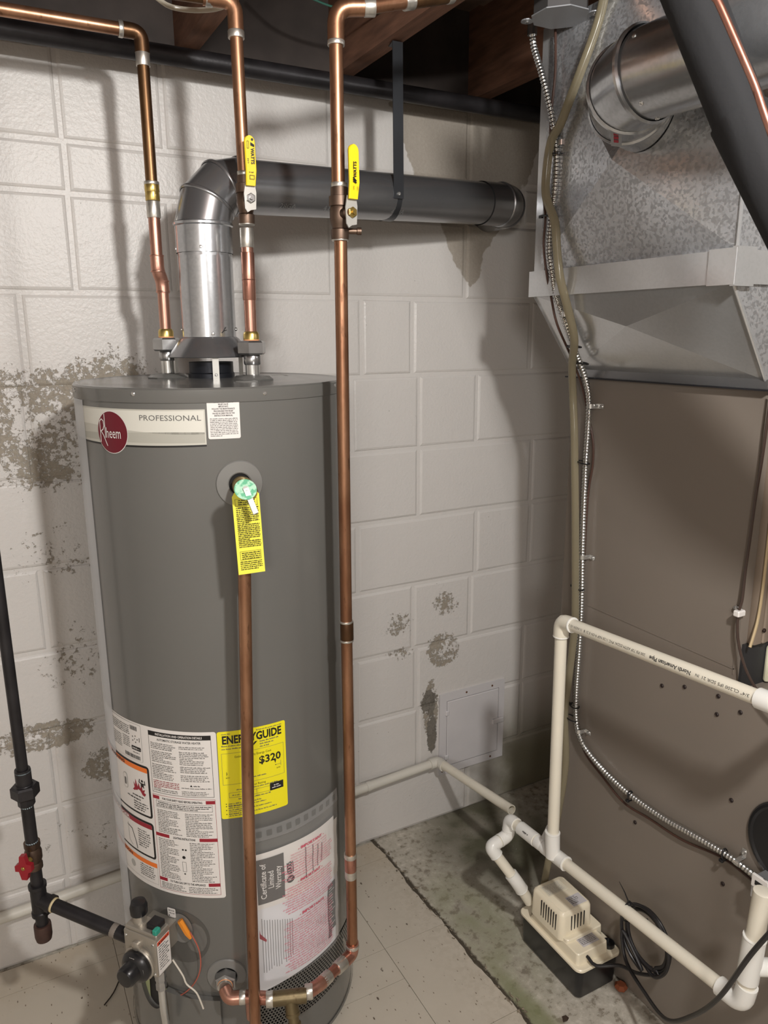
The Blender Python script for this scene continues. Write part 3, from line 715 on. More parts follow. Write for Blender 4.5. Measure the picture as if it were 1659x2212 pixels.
# ---- document pouch
def pf_(off, wob=1.0):
    def f(u, v):
        a = u / RT; wv = .0009 * wob * (math.sin(v * 55 + a * 4) * math.sin(a * 9 + 1) + .5 * math.sin(v * 120 + a * 11)); r = RT + .0045 + off + wv
        return Vector((CX + r * math.sin(a), CY - r * math.cos(a), v))
    return f
def sheet(mb, u0, v0, u1, v1, fm, nu=40, nv=36, skew=None):
    vs = []; sk = skew or (lambda s, t: (0, 0))
    for j in range(nv + 1):
        for i in range(nu + 1):
            s_, t = i / nu, j / nv; du, dv = sk(s_, t); vs.append(fm(u0 + (u1 - u0) * s_ + du, v0 + (v1 - v0) * t + dv))
    mb.add(vs, [(j * (nu + 1) + i, j * (nu + 1) + i + 1, (j + 1) * (nu + 1) + i + 1, (j + 1) * (nu + 1) + i) for j in range(nv) for i in range(nu)])
pa, pb = ang(-12.5), ang(36.5)
mb = MB(); sheet(mb, pa, .232, pb, .605, pf_(.0022)); pouch = mb.build('document_pouch', CLEARP, wh)
mb = MB(); sheet(mb, pa, .575, pb, .604, pf_(.0030)); mb.build('pouch_seal', clear('seal_strip', (220, 220, 220), .16, .25), pouch)
mb = MB()
for i in range(10):
    u = pa + .02 + i * .02; rrect(mb, u, .583, u + .011, .597, pf_(.0032), n=3, r=.002)
mb.build('seal_slots', clear('slot_tint', (214, 214, 212), .04, .3), pouch)
mb = MB(); sheet(mb, pa + .002, .415, pb - .012, .545, pf_(0), skew=lambda s, t: (0, .012 * (1 - s) * (t - .5) * 0)); mb.build('warranty_sheet', WHITEP, pouch)
mb = MB(); sheet(mb, pa + .001, .238, pb - .002, .418, pf_(.0004), skew=lambda s, t: (0, -.022 * (1 - s) ** 3 * (1 - t))); mb.build('lower_sheet', mat('paper_cool', (222, 222, 226), .45), pouch)
mb = MB(); sheet(mb, pb - .030, .40, pb - .001, .535, pf_(.0006), nu=6); mb.build('loose_sheet', WHITEP, pouch)
g_ = pf_(.0008); g2 = pf_(.0012); g3 = pf_(.0034)
mb = MB(); sheet(mb, ang(-8.5), .430, ang(3.8), .532, g_, 8, 10); mb.build('grey_panel', mat('charcoal_print', (88, 84, 82), .45), pouch)
mb = MB()
for i, s_ in enumerate(('Certificate of', 'Limited', 'Warranty')): txt(mb, s_, ang(-4.6) + i * .0150, .481, .0118, g2, 'c', rot=90, bold=.01, width=(.080, .040, .052)[i])
mb.build('title_lettering', WHITEP, pouch)
mb = MB(); ur = ang(6.6)
txt(mb, 'RUUD', ur + .0035, .492, .0075, g2, 'c', rot=90, bold=.05, sx=.95); stroke(mb, [(ur - .006, .480), (ur - .0055, .49), (ur - .006, .504)], .0022, g2); stroke(mb, [(ur + .006, .480), (ur + .0065, .492), (ur + .006, .504)], .0016, g2)
disc(mb, ur, .466, .0085, g2, 24)
for i, u in enumerate((14.5, 18.5, 21.5, 24.0)):
    for q in range(1):
        x = ang(u); z = .448 + .006 * i
        while z < .520 - .004 * i:
            mb.add([g2(x, z), g2(x + .0024, z), g2(x + .0024, z + .002), g2(x, z + .002)], [(0, 1, 2, 3)]); z += .0031
mb.build('black_print', BLK, pouch, kind='stuff')
mb = MB(); txt(mb, 'R', ur + .003, .4665, .009, pf_(.0016), 'c', rot=90); mb.build('badge_letter', WHITEP, pouch)
mb = MB(); mh = MB()
PKD = mat('strong_pink_print', (206, 84, 108), .5)
txt(mh, '- IMPORTANT -', ang(18), .5255, .0062, g3, 'c', bold=.03, width=.066)
txt(mh, '- IMPORTANT -', ang(17), .4515, .0062, g3, 'c', bold=.03, width=.064)
txt(mh, '- IMPORTANTE -', ang(18), .3715, .0064, g3, 'c', bold=.03, width=.070)
for i, s_ in enumerate(('THIS POUCH CONTAINS "USE & CARE" MANUAL,', 'INSTALLATION INSTRUCTIONS AND WARRANTY - DO NOT', 'DISCARD. PLEASE LEAVE ATTACHED TO HEATER OR')):
    txt(mb, s_, ang(17), .5185 - i * .0062, .0034, g3, 'c', width=.092)
for z0, k in ((.500, 7), (.445, 11), (.3655, 21)):
    for i in range(k):
        e = .006 * math.sin(i * 2.1); greek(mb, ang(3.5) + e, ang(30) + e * .5, z0 - i * .0058, .0030, g3, dens=.66)
mb.build('pink_print', PINK, pouch, kind='stuff'); mh.build('pink_heading', PKD, pouch)
mb = MB(); sheet(mb, ang(27.5), .275, ang(33.4), .392, g2, 4, 10); sheet(mb, ang(27.5), .258, ang(30), .275, g2, 2, 2); mb.build('black_block', mat('ink_block', (58, 56, 58), .5), pouch)
mb = MB(); rr4 = random.Random(8)
for i in range(15):
    z = .283 + i * .007
    stroke(mb, [(ang(28.4), z), (ang(28.4) + rr4.uniform(.008, .02), z)], .0014, pf_(.0016))
mb.build('block_lettering', WHITEP, pouch, kind='stuff')
mb = MB()
for i in range(13):
    x = ang(-7.5) + i * .0052; z = .265 + rr4.uniform(0, .01) + i * .001
    while z < .395 - i * .002:
        mb.add([g_(x, z), g_(x + .0016, z), g_(x + .0016, z + .0018), g_(x, z + .0018)], [(0, 1, 2, 3)]); z += .0029
for i in range(6):
    x = ang(20) + i * .005; rrect(mb, x, .262, x + .0006, .33, g_, n=1)
mb.build('rotated_print', DGRY, pouch, kind='stuff')
mb = MB(); polyf(mb, [(ang(-8.5), .372), (ang(-8.2), .362), (ang(-5.5), .345), (ang(-5.8), .34), (ang(-8.6), .352)], g2); mb.build('red_stripe', REDP, pouch)

# ---- flue hood on top
FX, FY = CX, CY
mb = MB(); mb.lathe([(.045, ZT), (.045, ZT + .012), (.043, ZT + .014), (.043, ZT + .034)], (FX, FY, 0), n=36); mb.build('flue_collar', mat('sooty_steel', (40, 42, 48), .4, .6), wh)
mb = MB(); mb.lathe([(.0800, 1.492), (.0815, 1.4935), (.0800, 1.496), (.057, 1.527), (.0515, 1.531)], (FX, FY, 0), n=56, caps=False); hood = mb.build('draft_hood', GALVD, wh)
for a in (-9, 111, 231):
    t = Vector((math.cos(rad(a)), math.sin(rad(a)), 0)); n_ = (apt(a, 1, 0) - apt(a, 0, 0)); n_.z = 0; t = Vector((-n_.y, n_.x, 0))
    mb = MB(); M = Matrix((t, n_, Vector((0, 0, 1)))).transposed().to_4x4(); M.translation = Vector((FX, FY, 0))
    mb.box((-.006, .0735, ZT), (.006, .0747, 1.498), M); mb.box((-.006, .0600, ZT), (.006, .0747, ZT + .0012), M); mb.box((-.006, .070, 1.4965), (.006, .0747, 1.498), M)
    lg = mb.build('hood_leg', LITE, wh, smooth=False)
    screw('leg_screw', apt(a, .075, ZT + .012), n_, .0028, CHROME, lg)
# nipples, nuts
def hexnut(mb, c, axis, r, h, ph=0.0):
    mb.lathe([(r * .86, 0), (r, h * .12), (r, h * .88), (r * .86, h)], c, axis, 6); return mb
NA = (.345, 1.570); NB = (.470, 1.415)
for (x, y), nm in ((NA, 'cold'), (NB, 'hot')):
    MB().lathe([(.0133, ZT - .01), (.0133, ZT + .045)], (x, y, 0), n=24).build('nipple', CHROME, wh)
    MB().lathe([(.040, ZT + .0005), (.042, ZT + .004), (.034, ZT + .010), (.015, ZT + .012)], (x, y, 0), n=8, caps=False).build('nipple_collar', TANK, wh)
MB().lathe([(.022, ZT + .001), (.02, ZT + .003)], (CX + .028, CY - .135, .0), n=24).build('anode_cap', TANKL, wh)
mb = MB(); mb.box((CX + .10, CY + .02, ZT + .001), (CX + .17, CY + .06, ZT + .0014)); mb.build('top_sticker', LGRY, wh, smooth=False)

# ---- relief valve
tp = apt(-7.2, RT, 1.283); nn = (apt(-7.2, 1, 0) - apt(-7.2, 0, 0)); nn.z = 0
def ringplate(name, deg, z, r0, r1, m, off=.003):
    mb = MB(); n = 36; vs = []; u = ang(deg)
    for (r, o_) in ((r1, .0004), (r1 * .96, off), (r0 + .002, off + .0015), (r0, off), (r0, -.012)):
        f = cyl(o_)
        vs += [f(u + r * math.cos(2 * pi * i / n), z + r * math.sin(2 * pi * i / n)) for i in range(n)]
    mb.add(vs, [(k * n + i, k * n + (i + 1) % n, (k + 1) * n + (i + 1) % n, (k + 1) * n + i) for k in range(4) for i in range(n)])
    mb.build(name, m, wh)
    mb = MB(); disc(mb, u, z, r0, cyl(.0006)); mb.build(name + '_hole', mat('dark_hole', (20, 19, 18), .9), wh)
ringplate('valve_escutcheon', -7.2, 1.283, .019, .041, TANKL)
rv = MB().lathe([(.010, .000), (.010, .012), (.0155, .013), (.0155, .03), (.0175, .032), (.0175, .05), (.015, .056), (.0155, .060), (.0155, .082), (.013, .086)], tp, nn, 24).build('relief_valve', BRASS, wh)
Dt = Vector((.366, 1.186, 0))
MB().lathe([(.0135, 1.205), (.0135, 1.262), (.0150, 1.262), (.0150, 1.28)], (Dt.x + .001, Dt.y, 0), n=20).build('valve_outlet', BRASS, rv)
dk = Vector((.361, 1.150, 1.293)); dn = Vector((-.12, -.80, .58)).normalized()
MB().lathe([(.0165, 0), (.0180, .0005), (.0180, .0018), (.001, .0018)], dk, dn, 32, caps=True).build('green_disc', GREEN, rv)
mb = MB(); a = dk + dn * .004; b = a + Vector((.011, -.012, -.040)); side = Vector((.0042, 0, .0012))
up = dn * .0022
mb.add([a - side - up, a + side - up, b + side - up, b - side - up, a - side + up, a + side + up, b + side + up, b - side + up], [(0, 3, 2, 1), (4, 5, 6, 7), (0, 1, 5, 4), (1, 2, 6, 5), (2, 3, 7, 6), (3, 0, 4, 7)])
mb.lathe([(.0045, -.002), (.0045, .005)], dk, dn, 14); mb.build('test_lever', LITE, rv)

# ---- drain fitting
ringplate('drain_escutcheon', -23.9, .272, .021, .040, TANKL)
dn_ = (apt(-23.9, 1, 0) - apt(-23.9, 0, 0)); dn_.z = 0; dp = apt(-23.9, RT, .272)

# ---- gas control valve
gn = (apt(-52, 1, 0) - apt(-52, 0, 0)); gn.z = 0; gt = Vector((-gn.y, gn.x, 0))
GM = Matrix((gt, gn, Vector((0, 0, 1)))).transposed().to_4x4(); GM.translation = Vector((CX, CY, 0))
GP = lambda a, r, z: GM @ Vector((a, r, z))
gv = MB().bbox((-.040, .288, .325), (.040, .330, .412), .004, 2, GM).build('gas_control', ALU, wh)
MB().bbox((-.030, RT - .004, .345), (.030, .289, .400), .003, 1, GM).build('mounting_shank', ALU, gv)
MB().bbox((-.038, .290, .411), (.040, .327, .419), .002, 1, GM).build('top_plate', ALU, gv)
MB().lathe([(.014, .418), (.013, .430), (.012, .436)], GP(-.018, .306, 0), n=16).build('igniter_stem', ALU, gv)
MB().lathe([(.013, .434), (.0165, .437), (.0172, .452), (.014, .462), (.004, .464)], GP(-.018, .306, 0), n=18).build('igniter_knob', BLACKP, gv)
MB().bbox((.008, .292, .4185), (.034, .318, .431), .002, 1, GM).build('switch_block', BLACKP, gv)
MB().bbox((.030, .313, .4185), (.040, .327, .430), .0015, 1, GM).build('green_button', mat('teal_plastic', (44, 148, 128), .35), gv)
kc = GP(-.004, .330, .346)
MB().lathe([(.036, 0), (.036, .003), (.034, .005)], kc, gn, 36).build('dial_ring', ALU, gv)
kb_ = MB().lathe([(.032, .004), (.033, .012), (.029, .018), (.021, .022), (.020, .040), (.017, .044), (.002, .045)], kc, gn, 36).build('temperature_knob', BLACKP, gv)
mb = MB(); fk = lambda u, v: kc + gn * .0195 + gt * u + Vector((0, 0, v)); txt(mb, 'HOT', 0, .0235, .004, fk, 'c', bold=.03); txt(mb, 'PILOT', .026, .004, .0032, fk, 'c', bold=.02, rot=90); mb.build('knob_lettering', WHITEP, gv)
MB().lathe([(.010, -.002), (.010, .008), (.007, .010)], GP(-.006, .329, .388), gn, 16).build('plug', ALU, gv)
for a, z in ((-.033, .400), (.033, .400), (.033, .333)): screw('screw', GP(a, .330, z), gn, .003, CHROME, gv)
fs_ = lambda u, v: GM @ Vector((.0404, .326 - u, .330 + v))
mb = MB(); rrect(mb, -.002, 0, .034, .076, fs_, r=.001); MB_ = mb.build('rating_sticker', WHITEP, gv)
fs2 = lambda u, v: GM @ Vector((.0407, .326 - u, .330 + v))
mb = MB(); rrect(mb, -.001, .066, .033, .0745, fs2); mb.build('sticker_band', mat('orange_red', (214, 80, 50), .4), gv)
mb = MB(); fs3 = lambda u, v: GM @ Vector((.0410, .326 - u, .330 + v))
polyf(mb, [(.002, .067), (.007, .067), (.0045, .073)], fs3); greek(mb, .009, .03, .068, .004, fs3)
for i in range(10): greek(mb, .002, .031, .060 - i * .0055, .0026, fs2, fill=R_.uniform(.6, 1))
mb.build('sticker_print', BLK, gv)
# tubes and wires from the control
MB().tube(fillet([GP(.028, .312, .328), GP(.028, .312, .235), GP(.012, .290, .15)], .03), .0072, 14).build('burner_tube', CHROME, gv)
mb = MB(); mb.lathe([(.0095, .281), (.0105, .283), (.0105, .296), (.0095, .298), (.0095, .302), (.0108, .304), (.0108, .322), (.009, .326)], GP(.028, .312, 0), n=6); mb.build('tube_nut', ZINC, gv)
MB().tube(cr([GP(.006, .31, .328), GP(.006, .305, .30), GP(.018, .296, .26), GP(.012, .285, .17)], .008), .0032, 8).build('pilot_tube', mat('dark_tube', (120, 112, 100), .3, .9), gv)
MB().tube(cr([GP(.042, .29, .335), GP(.060, .285, .30), GP(.066, .283, .28), GP(.085, .278, .262), GP(.094, .272, .222)], .006), .0017, 8).build('pilot_wire', mat('white_wire', (214, 208, 196), .4), gv)
MB().tube(cr([apt(-38, RT + .010, .382), apt(-34.5, RT + .012, .345), apt(-34.5, RT + .012, .30), apt(-38, RT + .012, .26), apt(-45, RT + .008, .222), apt(-50, RT + .004, .212)], .006), .0013, 8).build('red_wire', mat('rust_red_wire', (176, 92, 76), .4), gv)
mb = MB(); o1 = apt(-42.5, RT + .009, .4055); o2 = apt(-38, RT + .010, .368); mb.tube([o1, along(o1, o2, .7), o2], [.006, .006, .003], 6); mb.build('orange_connector', mat('orange_plastic', (226, 140, 44), .4), gv)
mb = MB(); rrect(mb, ang(-49.5), .402, ang(-45.3), .423, cyl(.0025), r=.003, n=4); cs = mb.build('small_tag', WHITEP, wh)
mb = MB(); greek(mb, ang(-48.9), ang(-46), .417, .0018, cyl(.003)); greek(mb, ang(-48.3), ang(-46), .411, .0016, cyl(.003)); polyf(mb, [(ang(-49), .404), (ang(-48.2), .404), (ang(-48.6), .408)], cyl(.003)); mb.build('tag_print', BLK, cs)
mb = MB(); f_ = cyl(.0016); disc(mb, ang(-44), .36, .062, cyl(.0006), 40); mb.build('control_gasket', mat('dark_gasket', (84, 83, 80), .3), wh)
mb = MB(); disc(mb, ang(-43.5), .38, .026, cyl(.002), 30, ry=.034); mb.build('gasket_plate', TANKL, wh)

# ================================================================== VENT PIPE
vt = thing('vent_pipe', 'round galvanised steel flue elbowing from the water heater to the wall', 'vent pipe', (FX, FY, 1.53))
RV = .0508
mb = MB(); mb.lathe([(RV + .001, 1.529), (RV + .001, 1.680)], (FX, FY, 0), n=48, caps=False); mb.build('riser', GALV2, vt)
mb = MB()
prof = []
n = 48; rows = [(1.678, 1, 0), (1.690, .985, .004)]
vs = []
for z, s_, am in ((1.6765, 1.012, 0), (1.688, 1.008, .0012), (1.700, 1.0, 0)):
    for j in range(n):
        a = 2 * pi * j / n; r = RV * s_ + am * math.cos(a * 14); vs.append((FX + r * math.cos(a), FY + r * math.sin(a), z))
mb.add(vs, [(k * n + j, k * n + (j + 1) % n, (k + 1) * n + (j + 1) % n, (k + 1) * n + j) for k in range(2) for j in range(n)])
mb.build('crimped_joint', GALV2, vt)
# elbow gores: rings between cutting planes
dirx = Vector((1.273 - .50, 1.72 - 1.525, .012)).normalized()
def ringpts(c, ax, r, n=48):
    ax = Vector(ax).normalized(); e1 = Vector((-dirx.y, dirx.x, 0)).normalized(); e2 = ax.cross(e1).normalized(); e1 = e2.cross(ax).normalized()
    return [Vector(c) + (e1 * math.cos(2 * pi * j / n) + e2 * math.sin(2 * pi * j / n)) * r for j in range(n)]
def gore(name, sects, m, parent):
    mb = MB(); vs = []; n = 48
    for c, ax, r in sects: vs += ringpts(c, ax, r, n)
    mb.add(vs, [(k * n + j, k * n + (j + 1) % n, (k + 1) * n + (j + 1) % n, (k + 1) * n + j) for k in range(len(sects) - 1) for j in range(n)])
    return mb.build(name, m, parent, ang=50)
def bead(sec, k=.0028):
    c, ax, r = sec; ax = Vector(ax).normalized(); c = Vector(c)
    return [(c - ax * .004, ax, r), (c - ax * .002, ax, r + k), (c + ax * .002, ax, r + k), (c + ax * .004, ax, r)]
up = Vector((0, 0, 1)); RC = .078
e0 = Vector((FX, FY, 1.738)); cen = e0 + Vector((dirx.x, dirx.y, 0)).normalized() * RC
hd = Vector((dirx.x, dirx.y, 0)).normalized()
def arc(t): return cen - hd * RC * math.cos(t) + up * RC * math.sin(t), (hd * math.sin(t) + up * math.cos(t))
S = [arc(rad(q)) for q in (0, 22, 45, 68, 90)]
r0_ = RV + .0025
gore('elbow_collar', [((FX, FY, 1.686), up, r0_)] + [(e0 - up * .006, up, r0_)] + bead((e0, up, r0_)), GALV2, vt)
def gsec(t0, t1, last=False):
    c0, a0 = arc(t0); c1, a1 = arc(t1); am = arc((t0 + t1) / 2)[1]
    return [(c0, a0, r0_), (c1, a1, r0_ )] + bead((c1, a1, r0_), .0022)
gore('elbow_gore', gsec(rad(2), rad(31)), GALVD, vt); gore('elbow_gore', gsec(rad(31), rad(62)), GALVD, vt); gore('elbow_gore', gsec(rad(62), rad(90)), GALVD, vt)
h0 = arc(rad(90))[0]; h1 = Vector((1.262, 1.716, h0.z + .046))
hdir = (h1 - h0).normalized()
gore('horizontal_run', [(h0, hdir, RV), (along(h0, h1, .5), hdir, RV), (h1, hdir, RV)], GALVD, vt)
# end elbow turning into the wall
q0 = h1; w0 = Vector((hdir.x, hdir.y, 0)).normalized()
secs = []
gore('end_collar', [(along(h0, h1, .90), hdir, RV + .002), (h1, hdir, RV + .002)] + bead((h1, hdir, RV + .002)), GALVD, vt)
P0_ = h1; wd = Vector((0, 1, 0)); kk = []
for t in (0, .25, .5, .75, 1):
    d_ = (w0 * (1 - t) + wd * t).normalized(); c = P0_ + w0 * (.045 * math.sin(t * pi / 2)) + wd * (.055 * (1 - math.cos(t * pi / 2))); kk.append((c, d_, RV + .003))
kk.append((Vector((kk[-1][0].x, D + .02, kk[-1][0].z)), wd, RV + .003))
gore('end_elbow', kk[:3] + bead(kk[2]) + kk[3:], GALVD, vt)
for a, z in ((-22, 1.694), (-105, 1.694), (-8, 1.5365), (65, 1.545), (-115, 1.545)):
    n_ = (apt(a, 1, 0) - apt(a, 0, 0)); n_.z = 0; screw('screw', Vector((FX, FY, z)) + n_ * (RV + .002), n_, .0034, CHROME, vt)
mb = MB(); f = lambda u, v: Vector((FX + (RV + .0022) * math.sin(u / RV), FY - (RV + .0022) * math.cos(u / RV), v))
stroke(mb, [(.010, 1.538), (.0135, 1.5415), (.020, 1.543)], .0012, f); stroke(mb, [(.0135, 1.5415), (.019, 1.549)], .0012, f); mb.build('pen_mark', BLK, vt)
# stamped lettering on the horizontal run
e1 = hdir.cross(up).normalized(); ax0 = h0
def fh(u, v):
    a = v / RV; r = RV + .0005; return h0 + hdir * u + e1 * (math.cos(a) * r) + up * (math.sin(a) * r)
if e1.y > 0:
    e1 = -e1
mb = MB(); STAMP = mat('stamped_steel', (190, 192, 194), .3, .8)
txt(mb, '28GA', .075, -.046, .012, fh, sx=1.0); txt(mb, '4 DIA', .185, -.046, .012, fh); txt(mb, '4 DIA', .375, -.046, .012, fh)
mb.build('stamped_lettering', STAMP, vt)
# hanger strap
hs = thing('hanger_strap', 'dark perforated steel strap hanging from the joist to the horizontal flue', 'strap', (.872, 1.60, 1.76))
sx_ = .875; sc_ = h0 + hdir * ((sx_ - h0.x) / hdir.x); yb_ = sc_.y - RV - .0035
mb = MB()
pts = [(sx_ - .014, 1.605, 2.143), (sx_ + .014, 1.605, 2.143), (sx_ + .014, 1.575, 2.140), (sx_ - .014, 1.575, 2.140)]
zlow = sc_.z - .012
mb.prism([(sx_ - .0125, 1.572, 2.141), (sx_ + .0125, 1.572, 2.141), (sx_ + .0125, yb_, zlow), (sx_ - .0125, yb_, zlow)], (0, -.0022, 0))
mb.prism([(sx_ - .0125, 1.572, 2.139), (sx_ + .0125, 1.572, 2.139), (sx_ + .020, 1.60, 2.139), (sx_ - .006, 1.60, 2.139)], (0, 0, .0022))
STRAP = mat('strap_steel', (70, 72, 76), .35, .7)
mb.build('strap', STRAP, hs, smooth=False)
mb = MB()
nn_ = 20; r = RV + .0015
vs = []
for i in range(nn_ + 1):
    a = pi + 2 * pi * i / nn_ * .52 + rad(-5)
    for w_ in (-.0125, .0125): vs.append(sc_ + Vector((w_, math.cos(a) * r, math.sin(a) * r)))
mb.add(vs, [(2 * i, 2 * i + 1, 2 * i + 3, 2 * i + 2) for i in range(nn_)]); mb.build('saddle', STRAP, hs)
screw('bolt', (sx_, yb_ - .002, zlow + .010), (0, -1, 0), .0045, CHROME, hs, h=.004)

# ================================================================== COPPER PIPES
RCp = .0111
def pipe(name, pts, r, m, parent, fil=0.0, n=18): return MB().tube(fillet(pts, fil) if fil else pts, r, n).build(name, m, parent)
def ring(name, c, ax, r, L_, m, parent, n=20): return MB().lathe([(r * .97, -L_ / 2), (r, -L_ / 2 + .001), (r, L_ / 2 - .001), (r * .97, L_ / 2)], c, ax, n).build(name, m, parent)
Z = (0, 0, 1)
# --- A
xA, yA = NA
pA = thing('copper_pipe', 'leftmost copper water line with offset elbows rising to the ceiling', 'pipe', (xA, yA, 1.50))
zt = 2.071
ox, oy = -.0085, -.006
pipe('lower_tube', [(xA, yA, 1.54), (xA, yA, 1.625)], RCp, COPN, pA)
pipe('offset_fitting', fillet([(xA, yA, 1.615), (xA, yA, 1.637), (xA + ox, yA + oy, 1.656), (xA + ox, yA + oy, 1.685)], .012), RCp + .0018, COPN, pA)
for z, dx in ((1.6175, 0), (1.637, -.0), (1.655, ox), (1.684, ox)): ring('bead', (xA + dx, yA + (oy if dx else 0), z), Z, RCp + .0026, .003, COPN, pA)
xa2, ya2 = xA + ox, yA + oy
pipe('middle_tube', [(xa2, ya2, 1.68), (xa2, ya2, 1.77)], RCp, COPN, pA)
ring('adapter', (xa2, ya2, 1.768), Z, RCp + .0018, .030, SOLD, pA); ring('adapter', (xa2, ya2, 1.7935), Z, RCp + .0024, .020, BRASS, pA)
ring('solder_ring', (xa2, ya2, 1.815), Z, RCp + .0030, .006, SOLD, pA); ring('adapter', (xa2, ya2, 1.806), Z, RCp + .0028, .014, BRASS, pA)
pipe('upper_tube', [(xa2, ya2, 1.815), (xa2, ya2, zt - .035)], RCp, COPD, pA)
pipe('elbow', fillet([(xa2, ya2, zt - .034), (xa2, ya2, zt), (xa2 - .034, ya2, zt)], .024), RCp + .0022, COPD, pA)
ring('solder_ring', (xa2, ya2, zt - .044), Z, RCp + .0016, .024, SOLD, pA); ring('solder_ring', (xa2 - .036, ya2, zt), (1, 0, 0), RCp + .0030, .008, SOLD, pA)
pipe('horizontal_tube', [(xa2 - .03, ya2, zt), (-.9, ya2, zt - .008)], RCp, COP, pA)
def union(parent, x, y, z):
    ring('gasket', (x, y, z + .0265), Z, .0150, .003, mat('orange_gasket', (232, 160, 110), .5), parent)
    mb = MB(); hexnut(mb, (x, y, z - .001), Z, .0272, .0255); mb.build('union_nut', ZINC, parent, ang=25)
    MB().lathe([(.0148, -.020), (.0160, -.017), (.0160, -.004), (.014, -.0005)], (x, y, z), Z, 24).build('nipple_end', ZINC, parent)
    MB().lathe([(.0150, .027), (.0148, .037), (.0128, .041), (.0118, .042)], (x, y, z), Z, 24).build('brass_tail', BRASS, parent)
union(pA, xA, yA, 1.5045)
# --- B
xB, yB = NB
pB = thing('copper_pipe', 'middle copper water line rising from the heater past the first yellow valve', 'pipe', (xB, yB, 1.49))
union(pB, xB, yB, 1.4985)
pipe('lower_tube', [(xB, yB, 1.53), (xB, yB, 1.72)], RCp, COPN, pB)
ring('coupling', (xB, yB, 1.640), Z, RCp + .0012, .085, COPN, pB); ring('bead', (xB, yB, 1.634), Z, RCp + .0018, .002, COPN, pB)
ring('solder_ring', (xB, yB, 1.708), Z, RCp + .0014, .034, SOLD, pB)
pipe('upper_tube', [(xB, yB, 1.80), (xB - .003, yB, 2.058)], RCp, COP, pB)
pipe('elbow', fillet([(xB - .003, yB, 2.040), (xB - .003, yB, 2.094), (xB - .055, yB + .012, 2.096)], .022), RCp + .0024, COP, pB)
ring('solder_ring', (xB - .003, yB, 2.042), Z, RCp + .0034, .012, SOLD, pB)
ring('solder_ring', (xB - .045, yB + .011, 2.096), (1, -.2, 0), RCp + .0034, .012, SOLD, pB)
pipe('ceiling_tube', [(xB - .045, yB + .011, 2.096), (xB - .33, yB + .07, 2.104)], RCp, COPD, pB)
